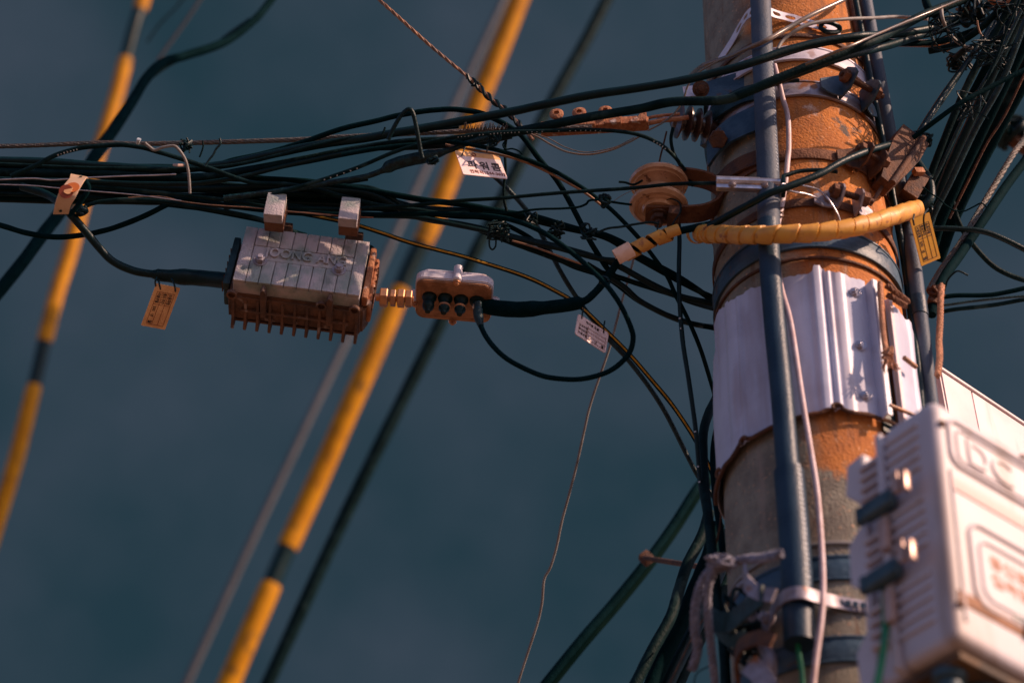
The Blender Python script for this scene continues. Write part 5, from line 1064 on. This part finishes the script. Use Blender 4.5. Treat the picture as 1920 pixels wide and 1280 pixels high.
fl([(1320, 1130, 2.92), (1335, 1160, 2.86), (1368, 1165, 2.8), (1400, 1140, 2.74), (1430, 1115, 2.7)], .030, .004, AX, 'rubber_grey')
fl([(1395, 1068, 2.78), (1402, 1095, 2.74), (1425, 1112, 2.71), (1452, 1116, 2.69)], .020, .004, AX, 'steel')
fl([(1325, 1135, 2.93), (1340, 1175, 2.88), (1370, 1200, 2.82), (1400, 1190, 2.76)], .018, .005, Vector((0, 1, 0)), 'rubber_grey')
fl([(1385, 1275, 2.78), (1380, 1240, 2.76), (1390, 1210, 2.74), (1420, 1195, 2.70), (1450, 1200, 2.68)], .020, .005, AX, 'darkrust')
for x, y, m_ in ((1412, 1162, 'steel'), (1442, 1162, 'steel'), (1395, 1178, 'navy')): bolt_obj('bolt', pp(x, y, .012), radial(pp(x, y)), hw, .0085, .012, m_)
g = G(); g.tube(smooth_path([pp(1385, 1100, .02), pp(1400, 1090, .03), pp(1415, 1100, .02), pp(1402, 1125, .01)]), .005, 8); g.build('hook', 'steel', hw); g = G(); g.tube(smooth_path([pp(1432, 1210, .01), pp(1445, 1240, .03), pp(1440, 1290, .02)]), .010, 10); g.build('hook', 'steel', hw)
fl([(1405, 1245, 2.72), (1425, 1262, 2.70), (1440, 1290, 2.68)], .03, .006, AX, 'steel', 'plate')
g = G(); rr = random.Random(12)
for k in range(10): v = [pp(1405, 1180, .01)+Vector((rr.uniform(-1.3, 1.3), rr.uniform(-1, .3), rr.uniform(-2.2, 2.2)))*.028 for _ in range(5)]; g.tube(smooth_path(v, 5), .0026, 6)
g.build('wire_lashing', 'rubber', hw)
pcab('green wire hanging out of the conduit end at the pole foot', [(1496, 1195, .034), (1498, 1225, .034), (1503, 1260, .034), (1505, 1300, .034)], .0034, 'green', 'wire', 'wire')
cab('fine green-tinted wire looping near the bottom edge beside the grey rope', [(1335, 1245), (1310, 1258), (1302, 1275), (1306, 1295)], 2.5, 2.85, 'rubber', 'wire', 'wire')
# ================================================================== WHITE BOX (near, out of focus)
YB = 1.93
cn = at(1749, 752, YB/(CE-(640-752)/FPX*SE))
FB = Matrix.Translation(cn) @ RY(3.5) @ RZ(37)          # x runs along the front to the right and away, -y is the front's outward side
bx = thing('equipment_box', cn, 'large white moulded equipment box with black latches in the lower right corner', 'equipment box')
Hh = cn.z - at(1785, 1195, YB/(CE-(640-1195)/FPX*SE)).z
DB, WB = .205, .46
g = G()
# lid (front) part and body (rear) part with a seam between
g.box(FB @ TL(WB/2, .045, -Hh/2+.004), WB, .090, Hh+.008, .016, 4); g.build('lid', 'boxw', bx, ang=50)
g = G(); g.box(FB @ TL(WB/2+.006, .114, -Hh/2-.004), WB-.012, .050, Hh-.006, .014, 4); g.build('body', 'boxw', bx, ang=50)
g = G(); g.box(FB @ TL(WB/2-.004, .092, -Hh/2), WB+.006, .010, Hh+.002, .004); g.build('seam_flange', 'boxw', bx)
# raised mouldings on the lid
g = G()
def ringpath(x0, z0, x1, z1, r, y): return [FB @ Vector((x, y, z)) for x, z in [(p[0], p[1]) for p in rrect(x1-x0, z1-z0, r, 6, (x0+x1)/2, (z0+z1)/2)+rrect(x1-x0, z1-z0, r, 6, (x0+x1)/2, (z0+z1)/2)[:1]]]
g.tube(ringpath(.022, -.086, .40, -.014, .016, -.001), .0035, 8); g.tube(ringpath(.036, -.076, .388, -.024, .012, -.0005), .0022, 8)
g.tube(ringpath(.040, -.285, .42, -.165, .022, -.001), .0030, 8); g.tube(ringpath(.056, -.270, .40, -.185, .016, -.0005), .0024, 8)
g.tube([FB @ Vector((.018, -.001, -.10)), FB @ Vector((.018, -.001, -Hh+.03))], .0022, 8)
g.build('moulding', 'boxw', bx)
g = G(); g.box(FB @ TL(WB/2+.002, .001, -.118), WB-.03, .006, .020, .002); g.build('groove', 'salmon', bx)
ex, ez, en = FB.to_3x3() @ Vector((1, 0, 0)), Vector((0, 0, 1)), FB.to_3x3() @ Vector((0, -1, 0))
g = G(); text(g, 'DC', .040, FB @ Vector((.052, 0, -.070)), ex*1.05, ez, en, .0035, .012); g.build('raised_lettering', 'boxw', bx, ang=30)
g = G(); text(g, '통신용', .018, FB @ Vector((.072, 0, -.216)), ex, ez, en, .0006, .03); text(g, '접속함', .018, FB @ Vector((.072, 0, -.242)), ex, ez, en, .0006, .03); g.build('lettering', 'inkbox', bx)
g = G(); g.box(FB @ TL(.118, .0, -.275), .03, .003, .010, .001); g.build('sticker', 'boxdark', bx)
g = G(); g.box(FB @ TL(WB/2, .004, -Hh+.062), WB-.02, .012, .020, .003)
g.build('lower_rail', 'brown', bx)
g = G()
for k in range(8): g.box(FB @ TL(.12+k*.022, -.004, -Hh+.060), .005, .006, .018, .001)
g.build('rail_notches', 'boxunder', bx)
for x, z in ((.012, -.03), (.012, -.30), (.30, -.01), (.16, -.006)):
    g = G(); g.cyl(FB @ TL(x, .001, z) @ RX(90), .005, .004, 14); g.build('screw', 'darkrust', bx)
# ribs on the left side face, in stacks
for z0 in (-.020, -.135, -.245):
    g = G()
    for k in range(5): g.box(FB @ TL(-.0005, .056, z0-k*.0165) @ RX(0), .008, .056, .0072, .0030)
    g.build('side_ribs', 'boxw', bx)
for z0 in (-.03, -.145, -.25):
    g = G()
    for k in range(4): g.box(FB @ TL(.004, .116, z0-k*.0165), .012, .036, .006, .0022)
    g.build('side_ribs', 'boxw', bx)
for z in (-.118, -.222):
    g = G(); Mx = FB @ TL(-.012, .092, z) @ RX(0); g.box(Mx, .018, .052, .026, .008, 3); g.build('latch', 'boxdark', bx)
    g = G(); g.box(FB @ TL(-.020, .052, z+.010), .010, .010, .032, .003); g.box(FB @ TL(-.020, .038, z+.004), .010, .008, .030, .003); g.build('latch_clip', 'latch', bx)
    g = G(); g.box(FB @ TL(-.010, .088, z-.046), .012, .014, .046, .004); g.build('latch_clip', 'latch', bx)
    g = G(); g.tube([FB @ Vector((-.014, .122, z+.010)), FB @ Vector((-.014, .122, z-.010))], .007, 12); g.build('hinge_pin', 'boxdark', bx)
# notched rear rim
g = G(); pts = [(0, 0), (.030, -.004), (.036, -.05), (.012, -.075), (.012, -.11), (.036, -.13), (.036, -.19), (.012, -.21), (.016, -.27), (.034, -.29), (.030, -.36), (0, -.36)]
g.prism(FB @ TL(.010, .130, 0) @ RY(0) @ Matrix(((0, 0, 1, 0), (1, 0, 0, 0), (0, 1, 0, 0), (0, 0, 0, 1))), pts, -.004, .05, .002); g.build('rear_rim', 'boxw', bx)
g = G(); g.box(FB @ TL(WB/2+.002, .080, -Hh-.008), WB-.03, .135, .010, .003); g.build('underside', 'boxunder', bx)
for i in range(14):
    x = .034+.050*(i//2); y = .046 if i % 2 == 0 else .104
    g = G(); g.lathe(FB @ TL(x, y, -Hh-.012) @ RX(180), [(.020, 0), (.020, .010), (.014, .013), (.015, .028), (.011, .034), (.0, .034)], 18); g.build('cable_gland', 'boxdark', bx)
cab('bright green wire running down the left side of the white box', [(1661, 1080, 2.47), (1659, 1120, 2.43), (1660, 1160, 2.40), (1658, 1200, 2.37), (1652, 1245, 2.34), (1640, 1300, 2.30)], 14, 2.4, 'green', 'wire', 'wire')
for z in (-.10, -.30):
    pass
g = G(); g.box(FB @ TL(.16, .20, -.20) , .05, .12, .24, .004)
g.build('mounting_arm', 'darkrust', bx)
# pale panel box behind it
YP = 2.62
c2 = at(1760, 694, YP/(CE-(640-694)/FPX*SE)); FP_ = Matrix.Translation(c2) @ RZ(41)
pb = thing('panel_box', c2, 'flat pale pink panelled cabinet behind the white box at the right edge', 'cabinet')
g = G(); g.box(FP_ @ TL(.30, .06, -.20), .60, .12, .40, .003); g.build('cabinet', 'panel', pb)
for k, (x, w_) in enumerate(((.035, .078), (.150, .145), (.31, .17))):
    g = G(); g.box(FP_ @ TL(x+.008, -.0008, -.20), w_, .004, .396, .001); g.build('panel', 'panel', pb)
g = G(); g.box(FP_ @ TL(.30, .058, .002), .604, .13, .005, .001); g.build('top_trim', 'panel', pb)
g = G(); g.box(Matrix.Translation(c2) @ RZ(41) @ TL(.02, .15, -.1), .08, .10, .04, .003); g.build('mounting_arm', 'darkrust', pb)
